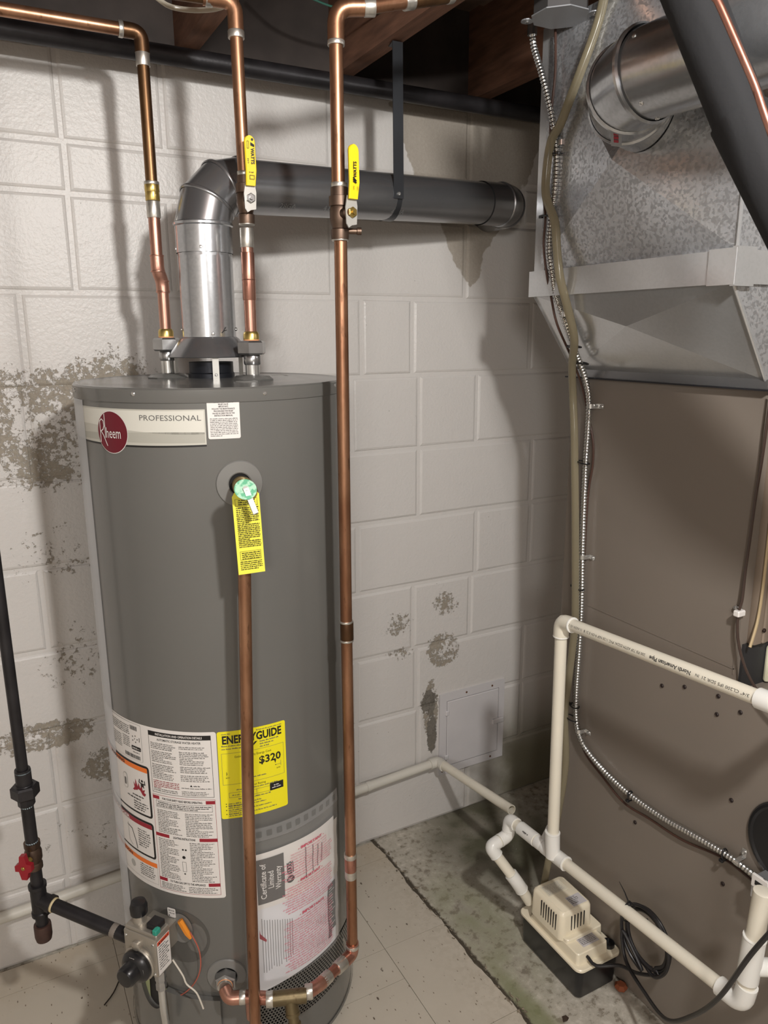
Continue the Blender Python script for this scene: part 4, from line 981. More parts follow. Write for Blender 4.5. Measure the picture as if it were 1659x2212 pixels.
# --- ball valves
def ball_valve(x, y, zc, label, mirror, hand_dx, tilt, extra=False):
    tilt = 0
    bv = thing('ball_valve', label, 'valve', (x, y, zc - .04), 'ball valves on the copper lines')
    MB().lathe([(.0145, -.040), (.0150, -.036), (.0150, -.024), (.0125, -.022), (.0140, -.016), (.0165, -.008), (.0165, .008), (.0150, .012), (.0175, .013), (.0175, .028), (.0145, .029), (.0145, .042), (.0125, .043)], (x, y, zc), Z, 24).build('body', BRONZE, bv)
    ring('solder_ring', (x, y, zc - .0405), Z, .0146, .003, SOLD, bv); ring('solder_ring', (x, y, zc + .046), Z, .0135, .007, SOLD, bv)
    d = Vector(((.16 if mirror else .02), -1, 0)).normalized(); s_ = Vector((-d.y, d.x, 0)); so = .003 if mirror else -.002
    st = Vector((x, y, zc)) + d * .014 
    MB().lathe([(.0095, 0), (.0085, .010), (.0065, .012), (.0065, .018)], st, d, 18).build('stem_gland', BRONZE, bv)
    M = Matrix((s_, d, Vector((0, 0, 1)))).transposed().to_4x4(); M.translation = Vector((x, y, zc)) + d * .030 + s_ * so
    mb = MB(); mb.prism([M @ Vector(p) for p in ((-.010, -.001, -.018), (-.006, -.001, -.024), (.0, -.001, -.020), (.010, -.001, -.018), (.0115, -.001, .010), (.009, -.001, .026), (-.008, -.001, .026), (-.0115, -.001, .008))], d * .0022)
    h = mb.build('handle_plate', LITE, bv, smooth=False)
    mb = MB(); hexnut(mb, M @ Vector((0, .001, 0)), d, .0085, .005); mb.lathe([(.0035, 0), (.0035, .009)], M @ Vector((0, .001, 0)), d, 10); mb.build('handle_nut', ZINC if not mirror else BRASS, h, ang=25)
    # yellow grip, cranked then straight, rounded top
    H = .082; wv = .0098; ou = tilt
    def prof(t): return (.006 + .004 * min(1, t * 4)) if not mirror else (.004 + .005 * min(1, t * 4))
    pts = [(-wv * .95 + ou * .0, .022), (wv * .9, .018), (wv, .04)]
    loop = [(-wv * .9, .020), (wv * .9, .020), (wv + .001 + ou, .045), (wv + ou * 1.2, .020 + H - .010)]
    for q in range(1, 8):
        a = pi * q / 8; loop.append((ou * 1.2 + wv * math.cos(a), .020 + H - .010 + wv * math.sin(a)))
    loop += [(-wv + ou * 1.2, .020 + H - .010), (-wv + .001 + ou, .045)]
    mb = MB(); vs = []
    for yy, ins in ((.0, .0012), (.0015, 0), (.0045, 0), (.006, .0014)):
        for a, z in loop:
            cx_ = ou; vs.append(M @ Vector((a + (-ins if a > cx_ else ins), yy + .002 + (.0025 if z > .034 else 0), z)))
    k = len(loop)
    mb.add(vs, [(r_ * k + i, r_ * k + (i + 1) % k, (r_ + 1) * k + (i + 1) % k, (r_ + 1) * k + i) for r_ in range(3) for i in range(k)] + [tuple(range(k - 1, -1, -1)), tuple(range(3 * k, 4 * k))])
    grip = mb.build('handle_grip', YELH, bv, ang=40)
    mb = MB(); fg = lambda u, v: M @ Vector((u, .0113, v - .010))
    if mirror:
        txt(mb, 'WATTS', .0035, .074, .0062, fg, 'c', rot=90, bold=.03, width=.024); stroke(mb, [(-.003, .056), (.003, .054), (-.003, .059), (.003, .057), (-.003, .062)], .002, fg)
        txt(mb, 'ON', -.001, .046, .0026, fg, 'c', rot=90); txt(mb, 'OFF', .007, .046, .0026, fg, 'c', rot=90)
    else:
        mb2 = MB()
        fr = fg
        def frot(u, v): return fg(u, v)
        # reads downwards on this handle
        vs, fs, wd_ = text_geo('WATTS', .03); sc = .0062 / .72; W = wd_ * sc; sxx = .026 / W
        mb.add([fg(y_ * sc - .001 + .002, .078 - (x_ * sc * sxx - .013)) for x_, y_ in vs], fs)
        stroke(mb, [(.001, .096), (.007, .094), (.001, .0975), (.007, .096), (.001, .0995)], .0018, fg)
        frame(mb, -.006, .090, -.0025, .102, .0005, fg, 1); disc(mb, .004, .105, .0022, fg, 12)
        for z in (.066, .069, .072): greek(mb, -.0055, -.0035, z, .002, fg)
        frame(mb, -.003, .040, .006, .047, .0007, fg, 1); greek(mb, -.004, .005, .051, .0018, fg)
    mb.build('handle_print', BLK, grip)
    if extra:
        sd = Vector((1, -.35, 0)).normalized()
        MB().lathe([(.0075, .010), (.006, .014), (.0048, .015), (.0048, .028), (.0062, .029), (.0062, .036)], Vector((x, y, zc - .026)), sd, 14).build('drain_cap', BRONZE, bv)
    return bv
ball_valve(xB + .001, yB, 1.772, 'yellow-handled ball valve on the middle copper pipe beside the flue elbow', False, 0, .0045)
# --- C (tall line in front)
xC, yC = .566, 1.217
pC = thing('copper_pipe', 'tall copper line from the ceiling down the right of the tank to its drain', 'pipe', (xC, yC, .245))
ball_valve(xC + .001, yC, 1.729, 'yellow-handled ball valve on the tall right copper pipe', True, 0, .004, True)
pipe('upper_tube', [(xC - .0005, yC, 1.768), (xC, yC, 1.985)], RCp, COP, pC)
pipe('top_elbow', fillet([(xC, yC, 1.982), (xC, yC, 2.036), (xC + .050, yC - .015, 2.040)], .028), RCp + .0024, COP, pC)
ring('solder_ring', (xC, yC, 1.985), Z, RCp + .0030, .007, SOLD, pC); ring('solder_ring', (xC + .052, yC - .0155, 2.040), (1, -.3, .08), RCp + .0030, .018, SOLD, pC)
dd = Vector((1, -.13, .20)).normalized(); p0 = Vector((xC + .05, yC - .015, 2.040)); p1 = p0 + dd * .28
dd = (Vector((.80, 1.195, 2.092)) - p0).normalized(); p1 = p0 + dd * .44
pipe('ceiling_tube', [p0, p1], RCp, COP, pC)
for t, L_ in ((.075, .018), (.155, .012)): ring('coupling' if t > .1 else 'solder_ring', p0 + dd * t, dd, RCp + .0030, L_, SOLD, pC)
ring('coupling', p0 + dd * .115, dd, RCp + .002, .07, COPD, pC)
pipe('long_tube', [(xC + .002, yC, 1.692), (xC, yC, 1.0), (xC + .001, yC, .275)], RCp, COP, pC)
ring('coupling', (xC + .001, yC, .987), Z, RCp + .0016, .036, COPD, pC)
ring('solder_ring', (xC, yC, 1.006), Z, RCp + .0022, .004, SOLD, pC); ring('solder_ring', (xC, yC, .968), Z, RCp + .0022, .004, SOLD, pC)
ring('solder_ring', (xC, yC, .497), Z, RCp + .0020, .010, SOLD, pC); ring('coupling', (xC, yC, .478), Z, RCp + .0012, .034, COPN, pC); ring('solder_ring', (xC, yC, .453), Z, RCp + .0012, .018, SOLD, pC)
E0 = Vector((xC + .001, yC, .256)); T1 = Vector((.470, 1.172, .262)); T2 = Vector((.432, 1.165, .262)); T0 = Vector((.382, 1.184, .262)); TD = Vector((.342, 1.212, .262)); TE = Vector((.302, 1.228, .262))
pipe('bottom_elbow', fillet([(xC + .001, yC, .285), E0, along(E0, T1, .35)], .022), RCp + .0022, COPN, pC)
ring('solder_ring', (xC + .001, yC, .277), Z, RCp + .0032, .008, SOLD, pC)
ax_ = T1 - E0; ring('solder_ring', along(E0, T1, .38), ax_, RCp + .0026, .026, SOLD, pC); ring('solder_ring', along(E0, T1, .80), ax_, RCp + .0020, .022, SOLD, pC)
pipe('lower_run', [along(E0, T1, .3), T1], RCp, COPN, pC)
pipe('bend', fillet([along(E0, T1, .85), T1, along(T1, T2, .7)], .014), RCp + .002, COPN, pC)
ax2 = T2 - T0; ring('solder_ring', along(T1, T2, .62), ax2, RCp + .0036, .016, SOLD, pC)
mb = MB(); mb.tube([T2 + (T2 - T0) * .15, T0 - (T2 - T0) * .12], RCp + .0036, 20); mT = along(T2, T0, .45); mb.tube([mT, mT + Vector((.0, -.012, -.030))], RCp + .0025, 18); mb.build('brass_tee', BRASSD, pC)
bd = Vector((0.0, -.35, -.93)).normalized(); q = mT + bd * .028
MB().lathe([(.0145, 0), (.0145, .006), (.0105, .008), (.0105, .020), (.0135, .022), (.0135, .040), (.011, .046), (.011, .07), (.0128, .072), (.0128, .085)], q, bd, 20).build('drain_cock', BRASSD, pC)
ring('solder_ring', T0 - (T2 - T0) * .20, ax2, RCp + .0038, .014, SOLD, pC)
mb = MB(); mb.tube([T0 + (TD - T0) * .15, along(TD, TE, .25)], RCp + .0016, 18); mb.tube([TD, TD + Vector((0, -.004, -.045))], RCp + .0014, 18); mb.build('copper_tee', COPN, pC)
ring('solder_ring', along(TD, TE, .38), TD - TE, RCp + .0026, .012, SOLD, pC)
pipe('left_elbow', fillet([along(TD, TE, .4), TE, Vector(dp) + Vector(dn_) * .030], .018), RCp + .002, COPN, pC)
ring('elbow_collar', Vector(dp) + Vector(dn_) * .024, dn_, RCp + .0032, .012, SOLD, pC)
mb = MB(); hexnut(mb, Vector(dp) + Vector(dn_) * .002, dn_, .0225, .022); mb.build('dielectric_nut', ZINC, pC, ang=25)
ring('gasket', Vector(dp) + Vector(dn_) * .0235, dn_, .0150, .003, mat('orange_gasket', (232, 160, 110), .5), pC)
# --- D discharge pipe
pD = thing('discharge_pipe', 'copper relief valve discharge pipe running straight down the front of the tank', 'pipe', (.342, 1.205, .17))
pipe('tube', [(Dt.x, Dt.y, 1.215), (.350, 1.190, .70), (.341, 1.190, .195)], RCp, COP, pD)
ring('end_cap', (.341, 1.1895, .200), Z, RCp + .0015, .030, COPN, pD)

# --- yellow warning tag
tg = thing('warning_tag', 'yellow printed warning tag hanging from the relief valve on the tank', 'tag', (.367, 1.165, 1.145))
def ft(off=0.0):
    def f(u, v):
        a = rad(14); return Vector((.3685 + u * math.cos(a) - .00 + (v - 1.21) * -.03, 1.166 - off + u * math.sin(a) * -.25 + .014 * (v - 1.21) + .004 * math.sin(v * 30) * .3, v))
    return f
mb = MB(); wT = .0232
outl = [(-wT, 1.147), (wT, 1.1475), (wT, 1.281), (.010, 1.297), (-.010, 1.297), (-wT, 1.279)]
f = ft(); a_ = [f(*p) for p in outl]; mb.prism(a_, (0, .0006, 0)); mb.build('card', YELT, tg, smooth=False)
mb = MB(); f2 = ft(.0004)
frame(mb, -.019, 1.263, .019, 1.275, .0004, f2); frame(mb, -.018, 1.172, .018, 1.187, .0004, f2)
for i in range(3): greek(mb, -.014, .014, 1.2715 - i * .0034, .0020, f2, dens=.95)
for i in range(22): greek(mb, -.0185, .0190, 1.2590 - i * .0031, .0018, f2, fill=1 if i % 9 != 8 else .5, dens=.95)
for i in range(4): greek(mb, -.015, .016, 1.183 - i * .0033, .0019, f2, dens=.95)
for i in range(5): greek(mb, -.0185, .019, 1.168 - i * .0033, .0018, f2, fill=1 if i < 4 else .8, dens=.95)
mb.build('print', BLK, tg, kind='stuff')

# ================================================================== BLACK GAS LINE
gx, gy = -.006, 1.50
gp = thing('gas_pipe', 'black iron gas line with red-handled cock and capped drip leg', 'pipe', (gx, gy, .305))
pipe('riser', [(gx - .003, gy, 2.36), (gx, gy, .70)], .0107, BLACKM, gp)
mb = MB(); mb.lathe([(.0145, .055), (.0150, .052), (.0150, .022), (.0165, .020)], (gx, gy, .655), Z, 20); hexnut(mb, (gx, gy, .650), Z, .0265, .026); mb.lathe([(.0160, -.018), (.0160, 0)], (gx, gy, .650), Z, 8); mb.build('union', BLACKM, gp, ang=25)
for z, r in ((.705, .0150), (.629, .0120), (.548, .0120)): ring('sealant', (gx, gy, z), Z, r, .004, mat('pale_sealant', (176, 196, 204), .5), gp)
pipe('nipple', [(gx, gy, .64), (gx, gy, .545)], .0120, BLACKM, gp)
MB().lathe([(.0155, 0), (.0155, .010), (.0135, .014), (.0165, .022), (.0165, .038), (.0135, .046), (.0155, .050), (.0155, .060)], (gx, gy, .487), Z, 20).build('cock_body', BRONZE, gp)
MB().lathe([(.008, 0), (.007, .026)], (gx, gy, .517), (-.55, -.83, 0), 14).build('cock_stem', BRASS, gp)
hd_ = Vector((-.55, -.83, 0)).normalized(); hc = Vector((gx, gy, .514)) + hd_ * .028; hs_ = Vector((-hd_.y, hd_.x, 0))
mb = MB(); lp = [(-.006, .026), (.005, .028), (.008, .010), (.018, .008), (.018, -.006), (.010, -.010), (.006, -.026), (-.006, -.026), (-.010, -.008), (-.018, -.008), (-.018, .004), (-.008, .010)]
mb.prism([hc + hs_ * a * .95 + Vector((0, 0, b)) for a, b in lp], hd_ * .010); mb.build('red_handle', REDH, gp, smooth=False)
screw('handle_screw', hc + hd_ * .010, hd_, .004, BRASS, gp)
pipe('nipple', [(gx, gy, .49), (gx, gy, .44)], .0120, BLACKM, gp)
tc_ = Vector((gx, gy, .413)); gi = GP(-.040, .309, .372)
gd = (gi - tc_); 
mb = MB(); mb.lathe([(.0175, .036), (.0175, .028), (.0155, .026), (.0155, -.026), (.0175, -.028), (.0175, -.036)], tc_, Z, 20)
mb.tube([tc_, tc_ + gd.normalized() * .024, tc_ + gd.normalized() * .0245, tc_ + gd.normalized() * .034], [.0155, .0155, .0178, .0178], 20); mb.build('tee', BLACKM, gp)
ring('sealant', tc_ + gd.normalized() * .036, gd, .0148, .005, mat('tan_sealant', (206, 190, 150), .6), gp)
pipe('side_arm', [tc_ + gd.normalized() * .02, gi], .0133, BLACKM, gp)
ring('paint_patch', along(tc_, gi, .82), gd, .0136, .012, mat('grey_smear', (120, 112, 104), .6), gp)
pipe('drip_leg', [(gx, gy, .39), (gx, gy, .33)], .0120, BLACKM, gp)
MB().lathe([(.0165, .040), (.0170, .037), (.0170, .012), (.0150, .003), (.009, -.001)], (gx, gy, .313), Z, 20).build('end_cap', mat('rusty_iron', (70, 50, 44), .5, .3, var=.3, vscale=30), gp)
# ================================================================== WALL PIPES
wp = thing('wall_pipe', 'pale plastic pipe along the foot of the block wall, open end toward camera', 'pipe', (1.15, 1.79, .2))
yw = 1.800; e_ = Vector((1.148, yw, .224))
pipe('wall_run', [(-1.2, yw, .118), e_ - Vector((.015, 0, .0008))], .0134, PVCG, wp)
pipe('elbow', fillet([e_ - Vector((.032, 0, .0014)), e_, e_ + Vector((0, -.034, 0))], .02), .0168, PVCG, wp)
end = Vector((1.150, 1.432, .276)); 
mb = MB()
P_ = [e_ + Vector((0, -.02, .002)), end]; mb.tube(P_, .0134, 24, caps=False); dv = (P_[1] - P_[0]).normalized()
mb.lathe([(.0134, 0), (.0112, 0), (.0112, -.05)], end, dv, 24, caps=False); mb.build('open_stub', PVC, wp)
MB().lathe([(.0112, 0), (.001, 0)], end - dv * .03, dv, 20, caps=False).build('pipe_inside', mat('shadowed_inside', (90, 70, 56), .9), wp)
for x in (-.5, .9): MB().lathe([(.0148, -.006), (.0148, .006)], (x, yw, .118 + (x + 1.2) / 2.35 * .106), (1, 0, .045), 16).build('pipe_clip', PVCG, wp)
# black pipe at the wall top
bp = pipe('overhead_pipe', [(-1.6, 1.758, 2.103), (2.4, 1.730, 2.094)], .019, BLACKM, None)
tag(bp, 'long black iron pipe under the joists along the top of the block wall', 'pipe')

# ================================================================== FURNACE
fu = thing('furnace', 'tall brown enamelled furnace cabinet standing at the right', 'furnace', (1.45, 1.1, 0))
XF = 1.22
FB, FFr = 1.356, .862
mb = MB(); mb.prism([(XF, FB, 0), (XF, FB, 1.435), (XF, FFr, 1.435), (XF, FFr, .865), (XF, .50, .865), (XF, .50, 0)], (.58, 0, 0)); mb.build('cabinet', FURN, fu, smooth=False)
# shallow stamped edge line on the side
mb = MB(); mb.tube([(XF, FB - .02, 1.0), (XF, FB - .02, 1.43)], .001, 6)
mb = MB(); mb.box((XF - .0012, FFr + .004, .905), (XF, FB - .09, .907)); mb.box((XF - .0012, FFr + .004, .895), (XF, FFr + .006, .98)); mb.build('side_crease', FURN, fu, smooth=False)
mb = MB(); mb.bbox((XF + .022, FFr - .016, .955), (1.78, FFr + .002, 1.40), .004, 2)
for x in (1.262, 1.30, 1.36): mb.bbox((x, FFr - .020, .957), (x + .012, FFr - .014, 1.398), .0025, 1)
mb.build('coil_panel', FURN2, fu)
MB().box((XF + .010, FFr - .006, .865), (1.78, FFr + .001, .956)).build('recess_panel', mat('dark_recess', (46, 46, 48), .5), fu, smooth=False)
for x, z in ((1.268, 1.055), (1.262, .985), (1.278, 1.13)): screw('panel_screw', (x, FFr - .020, z), (0, -1, 0), .0042, mat('dark_screw', (60, 46, 42), .4, .6), fu)
mb = MB(); mb.bbox((1.292, FFr - .018, .868), (1.33, FFr - .006, .945), .006, 2); mb.build('receptacle', mat('ivory_plastic', (226, 224, 196), .35), fu)
mb = MB()
for z in (.885, .925): mb.box((1.300, FFr - .0186, z), (1.303, FFr - .0178, z + .010)); mb.box((1.310, FFr - .0186, z), (1.313, FFr - .0178, z + .010))
mb.build('receptacle_slots', BLACKP, fu, smooth=False)
HOLE = mat('knockout_dark', (44, 34, 32), .5, .3)
for (y, z) in ((.973, .822), (.893, .837), (.892, .798), (.842, .826), (1.072, .441), (.840, .637), (.838, .447), (1.03, .80), (.99, .11)):
    MB().lathe([(.0042, -.001), (.0046, .0015), (.0032, .003), (.002, .0022)], (XF, y, z), (-1, 0, 0), 12).build('side_screw', HOLE, fu)
MB().lathe([(.083, -.002), (.086, .003), (.083, .007), (.078, .008), (.074, .005), (.001, .005)], (XF, .712, .612), (-1, 0, 0), 48).build('round_cap', BLACKP, fu)
# tan gasket tape strip and sealant
mb = MB(); mb.tube(cr([(1.232, FFr - .018, 1.40), (1.240, FFr - .020, 1.25), (1.243, FFr - .020, 1.10), (1.240, FFr - .020, 1.02), (1.233, FFr - .020, .985), (1.222, FFr - .022, .960)], .01), .0028, 6); mb.build('gasket_strip', mat('tan_gasket', (186, 166, 130), .7), fu)

# ---- plenum
plm = thing('supply_plenum', 'galvanised sheet metal plenum with cross-broken sides above the furnace', 'duct', (1.45, 1.1, 1.435))
XP = 1.10; PF, PR = .857, 1.357; PX1 = 1.86
zb0, zb1 = 1.613, 1.664
def crossface(mb, q, d):
    c = sum((Vector(p) for p in q), Vector()) / 4 + Vector(d); vs = [Vector(p) for p in q] + [c]
    mb.add(vs, [(0, 1, 4), (1, 2, 4), (2, 3, 4), (3, 0, 4)])
# lower transition (flares out to the left)
L0 = [(XF - .004, FB - .002, 1.452), (XF - .004, FFr + .002, 1.452), (1.80, FFr + .002, 1.452), (1.80, FB - .002, 1.452)]
U0 = [(XP, PR, zb0), (XP, PF, zb0), (PX1, PF, zb0), (PX1, PR, zb0)]
mb = MB(); crossface(mb, [L0[0], L0[1], U0[1], U0[0]], (-.034, 0, .014)); mb.build('transition_side', GALVW, plm, smooth=False)
mb = MB(); crossface(mb, [L0[1], L0[2], U0[2], U0[1]], (0, -.012, 0)); mb.build('transition_front', GALV, plm, smooth=False)
mb = MB(); mb.add([L0[3], L0[0], U0[0], U0[3]], [(0, 1, 2, 3)]); mb.build('transition_back', GALV, plm, smooth=False)
# base flange on furnace
mb = MB(); mb.box((XF - .006, FFr - .004, 1.4355), (1.81, FB + .004, 1.454)); mb.build('base_collar', GALVD, plm, smooth=False)
mb = MB(); mb.box((XF - .016, FFr - .012, 1.4345), (1.81, FB + .010, 1.4375)); mb.build('bottom_flange', mat('dark_flange', (52, 52, 56), .4, .5), plm, smooth=False)
# band
mb = MB(); mb.box((XP - .012, PF - .008, zb0 - .002), (PX1, PR + .008, zb1)); mb.build('drive_band', GALVW, plm, smooth=False)
mb = MB(); mb.box((XP - .015, PF - .014, zb0 - .006), (XP + .030, PF - .004, zb1 + .004)); mb.box((XP - .016, PF - .012, zb0 - .004), (XP - .011, PF + .04, zb1 + .002)); mb.build('corner_clip', GALVW, plm, smooth=False)
# upper box
ZU = 2.135
mb = MB(); crossface(mb, [(XP, PR, zb1), (XP, PF, zb1), (XP, PF, ZU), (XP, PR, ZU)], (-.040, 0, -.06)); mb.build('upper_side', GALV, plm, smooth=False)
mb = MB(); crossface(mb, [(XP, PF, zb1), (PX1, PF, zb1), (PX1, PF, ZU), (XP, PF, ZU)], (0, -.010, 0)); mb.build('upper_front', GALV, plm, smooth=False)
mb = MB(); mb.add([(PX1, PR, zb1), (XP, PR, zb1), (XP, PR, ZU), (PX1, PR, ZU)], [(0, 1, 2, 3)]); mb.build('upper_back', GALV, plm, smooth=False)
# corner seams
for a_, b_ in (((XP - .001, PF - .001, zb1), (XP - .001, PF - .001, ZU)), (L0[1], U0[1]), (L0[0], U0[0])): MB().tube([a_, b_], .0034, 8).build('corner_seam', GALVW, plm)
mb = MB(); mb.box((XP - .003, PR - .030, zb1), (XP, PR + .003, ZU)); mb.build('rear_lap', GALVW, plm, smooth=False)

# ---- round branch duct
rd = thing('branch_duct', 'round galvanised branch duct elbowing off the plenum toward the camera', 'duct', (1.0, 1.0, 1.83))
RD = .067; yc_, zc_ = 1.040, 1.910; X1 = .985
def rings(mb, secs, n=48, ref=Vector((0, 0, 1))):
    vs = []
    for c, ax, r in secs:
        ax = Vector(ax).normalized(); e1 = (ref - ax * ref.dot(ax)).normalized(); e2 = ax.cross(e1)
        vs += [Vector(c) + (e1 * math.cos(2 * pi * j / n) + e2 * math.sin(2 * pi * j / n)) * r for j in range(n)]
    mb.add(vs, [(k * n + j, k * n + (j + 1) % n, (k + 1) * n + (j + 1) % n, (k + 1) * n + j) for k in range(len(secs) - 1) for j in range(n)])
def bd2(c, ax, r, k=.0035):
    c = Vector(c); ax = Vector(ax).normalized(); return [(c - ax * .005, ax, r), (c - ax * .0025, ax, r + k), (c + ax * .0025, ax, r + k), (c + ax * .005, ax, r)]
mb = MB(); rings(mb, [((XP + .005, yc_, zc_), (-1, 0, 0), RD + .003)] + bd2((XP - .012, yc_, zc_), (-1, 0, 0), RD + .003) + [((XP - .035, yc_, zc_), (-1, 0, 0), RD + .003)]); mb.build('takeoff_collar', GALV2, rd)
RB = .090; x0_ = XP - .035; yE = yc_ - RB
def darc(t): return Vector((x0_ - RB * math.sin(t), yc_ - RB * (1 - math.cos(t)), zc_ + .010 * t)), Vector((-math.cos(t), -math.sin(t), .08))
ts = [0, 30, 60, 90]
for a, b in zip(ts[:-1], ts[1:]):
    c0, d0 = darc(rad(a)); c1, d1 = darc(rad(b)); rr_ = RD + .003
    mb = MB(); rings(mb, [(c0, d0, rr_), ((c0 + c1) / 2, (d0 + d1), rr_)] + bd2(c1, d1, rr_)); mb.build('elbow_gore', GALV2, rd)
c9, d9 = darc(rad(90)); d9 = Vector((-.02, -1, -.03)).normalized()
mb = MB(); rings(mb, [(c9, d9, RD), (c9 + d9 * .6, d9, RD), (c9 + d9 * 2.2, d9, RD)]); mb.build('straight_duct', GALV2, rd)
for an, s_ in ((2.6, .02), (1.05, .03), (.35, .022), (3.9, .02)):
    e = Vector((-math.sin(an - .4), 0, -math.cos(an - .4))); screw('screw', c9 + d9 * s_ + e * (RD), e, .004, CHROME, rd)
mb = MB(); cS, dS = darc(rad(38)); nS = Vector((-.45, -.12, -.88)).normalized(); tS = dS.cross(nS).normalized(); dS2 = nS.cross(tS)
mb.add([cS + nS * (RD + .0085) + tS * a * .009 + dS2 * b * .026 for a, b in ((-1, -1), (1, -1), (1, 1), (-1, 1))], [(0, 1, 2, 3)]); st = mb.build('sticker', mat('clear_sticker', (150, 150, 150), .2, .6), rd)
mb = MB()
for i in range(4): mb.add([cS + nS * (RD + .0092) + tS * a * .004 + dS2 * (b * .0032 - .012 + i * .0085) for a, b in ((-1, -1), (1, -1), (1, 1), (-1, 1))], [(0, 1, 2, 3)])
mb.build('sticker_print', REDP, rd)

# ================================================================== LINES, CABLES
il = thing('insulated_line', 'thick black foam-insulated refrigerant line crossing the upper right corner', 'pipe', (.88, .71, 1.6))
a0 = Vector((.848, .773, 1.965)); a1 = Vector((.889, .706, 1.795)); a2 = Vector((.945, .600, 1.58))
MB().tube([a0 + (a0 - a1) * .6, a0, a1], [.034, .034, .033], 24).build('upper_sleeve', FOAM, il)
MB().tube([a1 - (a2 - a1) * .02, a1 + (a2 - a1) * .06] + cr([a1 + (a2 - a1) * .1, a2, (1.00, .555, 1.45), (1.15, .60, 1.30), (1.34, .75, 1.23), (1.42, .850, 1.22)], .03), .036, 20).build('lower_sleeve', FOAM, il)
cl_ = MB().tube(cr([(.76, .72, 2.10), (.784, .691, 1.935), (.794, .677, 1.904), (.803, .665, 1.875), (.813, .65, 1.839), (.821, .637, 1.808), (.827, .627, 1.78), (.833, .615, 1.749), (.842, .599, 1.708), (.88, .545, 1.58), (1.0, .50, 1.38), (1.18, .56, 1.20), (1.34, .70, 1.12), (1.42, .850, 1.11)], .01), .0044, 12).build('liquid_line', COPN, None)
tag(cl_, 'thin bare copper tube running beside the black insulated line', 'pipe')

CON = [(1.07, 1.362, 2.134), (1.071, 1.357, 2.099), (1.073, 1.335, 2.051), (1.076, 1.313, 1.995), (1.082, 1.299, 1.942), (1.085, 1.289, 1.888), (1.085, 1.288, 1.827), (1.085, 1.297, 1.757), (1.085, 1.299, 1.703), (1.085, 1.287, 1.656), (1.095, 1.285, 1.614), (1.12, 1.277, 1.553), (1.159, 1.285, 1.494), (1.189, 1.287, 1.444), (1.205, 1.285, 1.392), (1.205, 1.282, 1.32), (1.205, 1.283, 1.256), (1.205, 1.281, 1.138), (1.205, 1.277, 1.027), (1.205, 1.272, 0.949), (1.205, 1.269, 0.869), (1.205, 1.269, 0.774), (1.205, 1.27, 0.676), (1.205, 1.264, 0.605), (1.205, 1.243, 0.565), (1.205, 1.211, 0.544), (1.205, 1.155, 0.525), (1.205, 1.082, 0.513), (1.205, 0.988, 0.512), (1.205, 0.904, 0.521), (1.205, 0.837, 0.527), (1.205, 0.795, 0.527), (1.205, 0.755, 0.523)]
pc = cr(CON, .0011); rs = []; s_ = 0
for i, p in enumerate(pc):
    if i: s_ += (p - pc[i - 1]).length
    rs.append(.0062 + .00085 * math.cos(2 * pi * s_ / .0072))
fc = MB().tube(pc, rs, 12).build('flexible_conduit', mat('spiral_steel', (200, 200, 198), .22, .95), None)
tag(fc, 'spiral metal-clad cable running from the ceiling box down the furnace side', 'cable')
TUB = [(1.091, 1.165, 2.16), (1.093, 1.185, 2.098), (1.080, 1.205, 2.03), (1.070, 1.235, 1.96), (1.072, 1.257, 1.931), (1.073, 1.28, 1.911), (1.073, 1.281, 1.868), (1.073, 1.281, 1.808), (1.073, 1.27, 1.753), (1.073, 1.26, 1.699), (1.076, 1.25, 1.644), (1.095, 1.247, 1.59), (1.128, 1.257, 1.524), (1.166, 1.281, 1.465), (1.193, 1.304, 1.402), (1.193, 1.293, 1.319), (1.193, 1.286, 1.246), (1.193, 1.276, 1.14), (1.193, 1.267, 1.032), (1.193, 1.256, 0.876), (1.193, 1.259, 0.804), (1.193, 1.267, 0.705), (1.193, 1.273, 0.616), (1.18, 1.257, 0.502), (1.165, 1.257, 0.368), (1.153, 1.262, 0.27), (1.136, 1.274, 0.10)]
TUB = [(x - .004, y + (.016 if z < 1.5 or z > 1.79 else (-.004 if z < 1.76 else .006)) if .6 < z < 1.9 else y + .006, z) for x, y, z in TUB]
vt_ = MB().tube(cr(TUB, .008), .0088, 14).build('vinyl_tube', VINYL, None)
tag(vt_, 'yellowed clear vinyl tube strapped along the cable and down to the pump', 'tube')
WIR = [(1.085, 1.31, 2.13), (1.082, 1.30, 2.04), (1.08, 1.305, 1.96), (1.085, 1.311, 1.892), (1.085, 1.322, 1.85), (1.085, 1.322, 1.805), (1.085, 1.315, 1.768), (1.085, 1.317, 1.714), (1.085, 1.304, 1.657), (1.098, 1.302, 1.61), (1.112, 1.295, 1.553), (1.160, 1.30, 1.484), (1.197, 1.303, 1.422), (1.212, 1.290, 1.35), (1.212, 1.272, 1.298), (1.212, 1.268, 1.245), (1.212, 1.278, 1.15), (1.214, 1.278, .9), (1.212, 1.276, .66), (1.212, 1.262, 0.592), (1.212, 1.238, 0.536), (1.212, 1.172, 0.503), (1.212, 1.102, 0.476), (1.212, 1.027, 0.481), (1.212, 0.938, 0.486), (1.212, 0.848, 0.508), (1.212, 0.795, 0.508), (1.212, 0.749, 0.5)]
tw = MB().tube(cr(WIR, .01), .0026, 8).build('thermostat_wire', mat('brown_wire', (72, 50, 42), .4), None)
tag(tw, 'thin brown thermostat wire bundled beside the metal-clad cable', 'wire')
OW = [(1.21, 0.846, 1.43), (1.21, 0.848, 1.367), (1.213, 0.852, 1.309), (1.213, 0.856, 1.242), (1.213, 0.858, 1.165), (1.213, 0.860, 1.103), (1.21, 0.858, 1.049), (1.207, 0.861, 1.022), (1.205, 0.855, 0.978), (1.203, 0.838, 0.938), (1.20, 0.816, 0.91), (1.20, 0.784, 0.88), (1.2, .75, .86)]
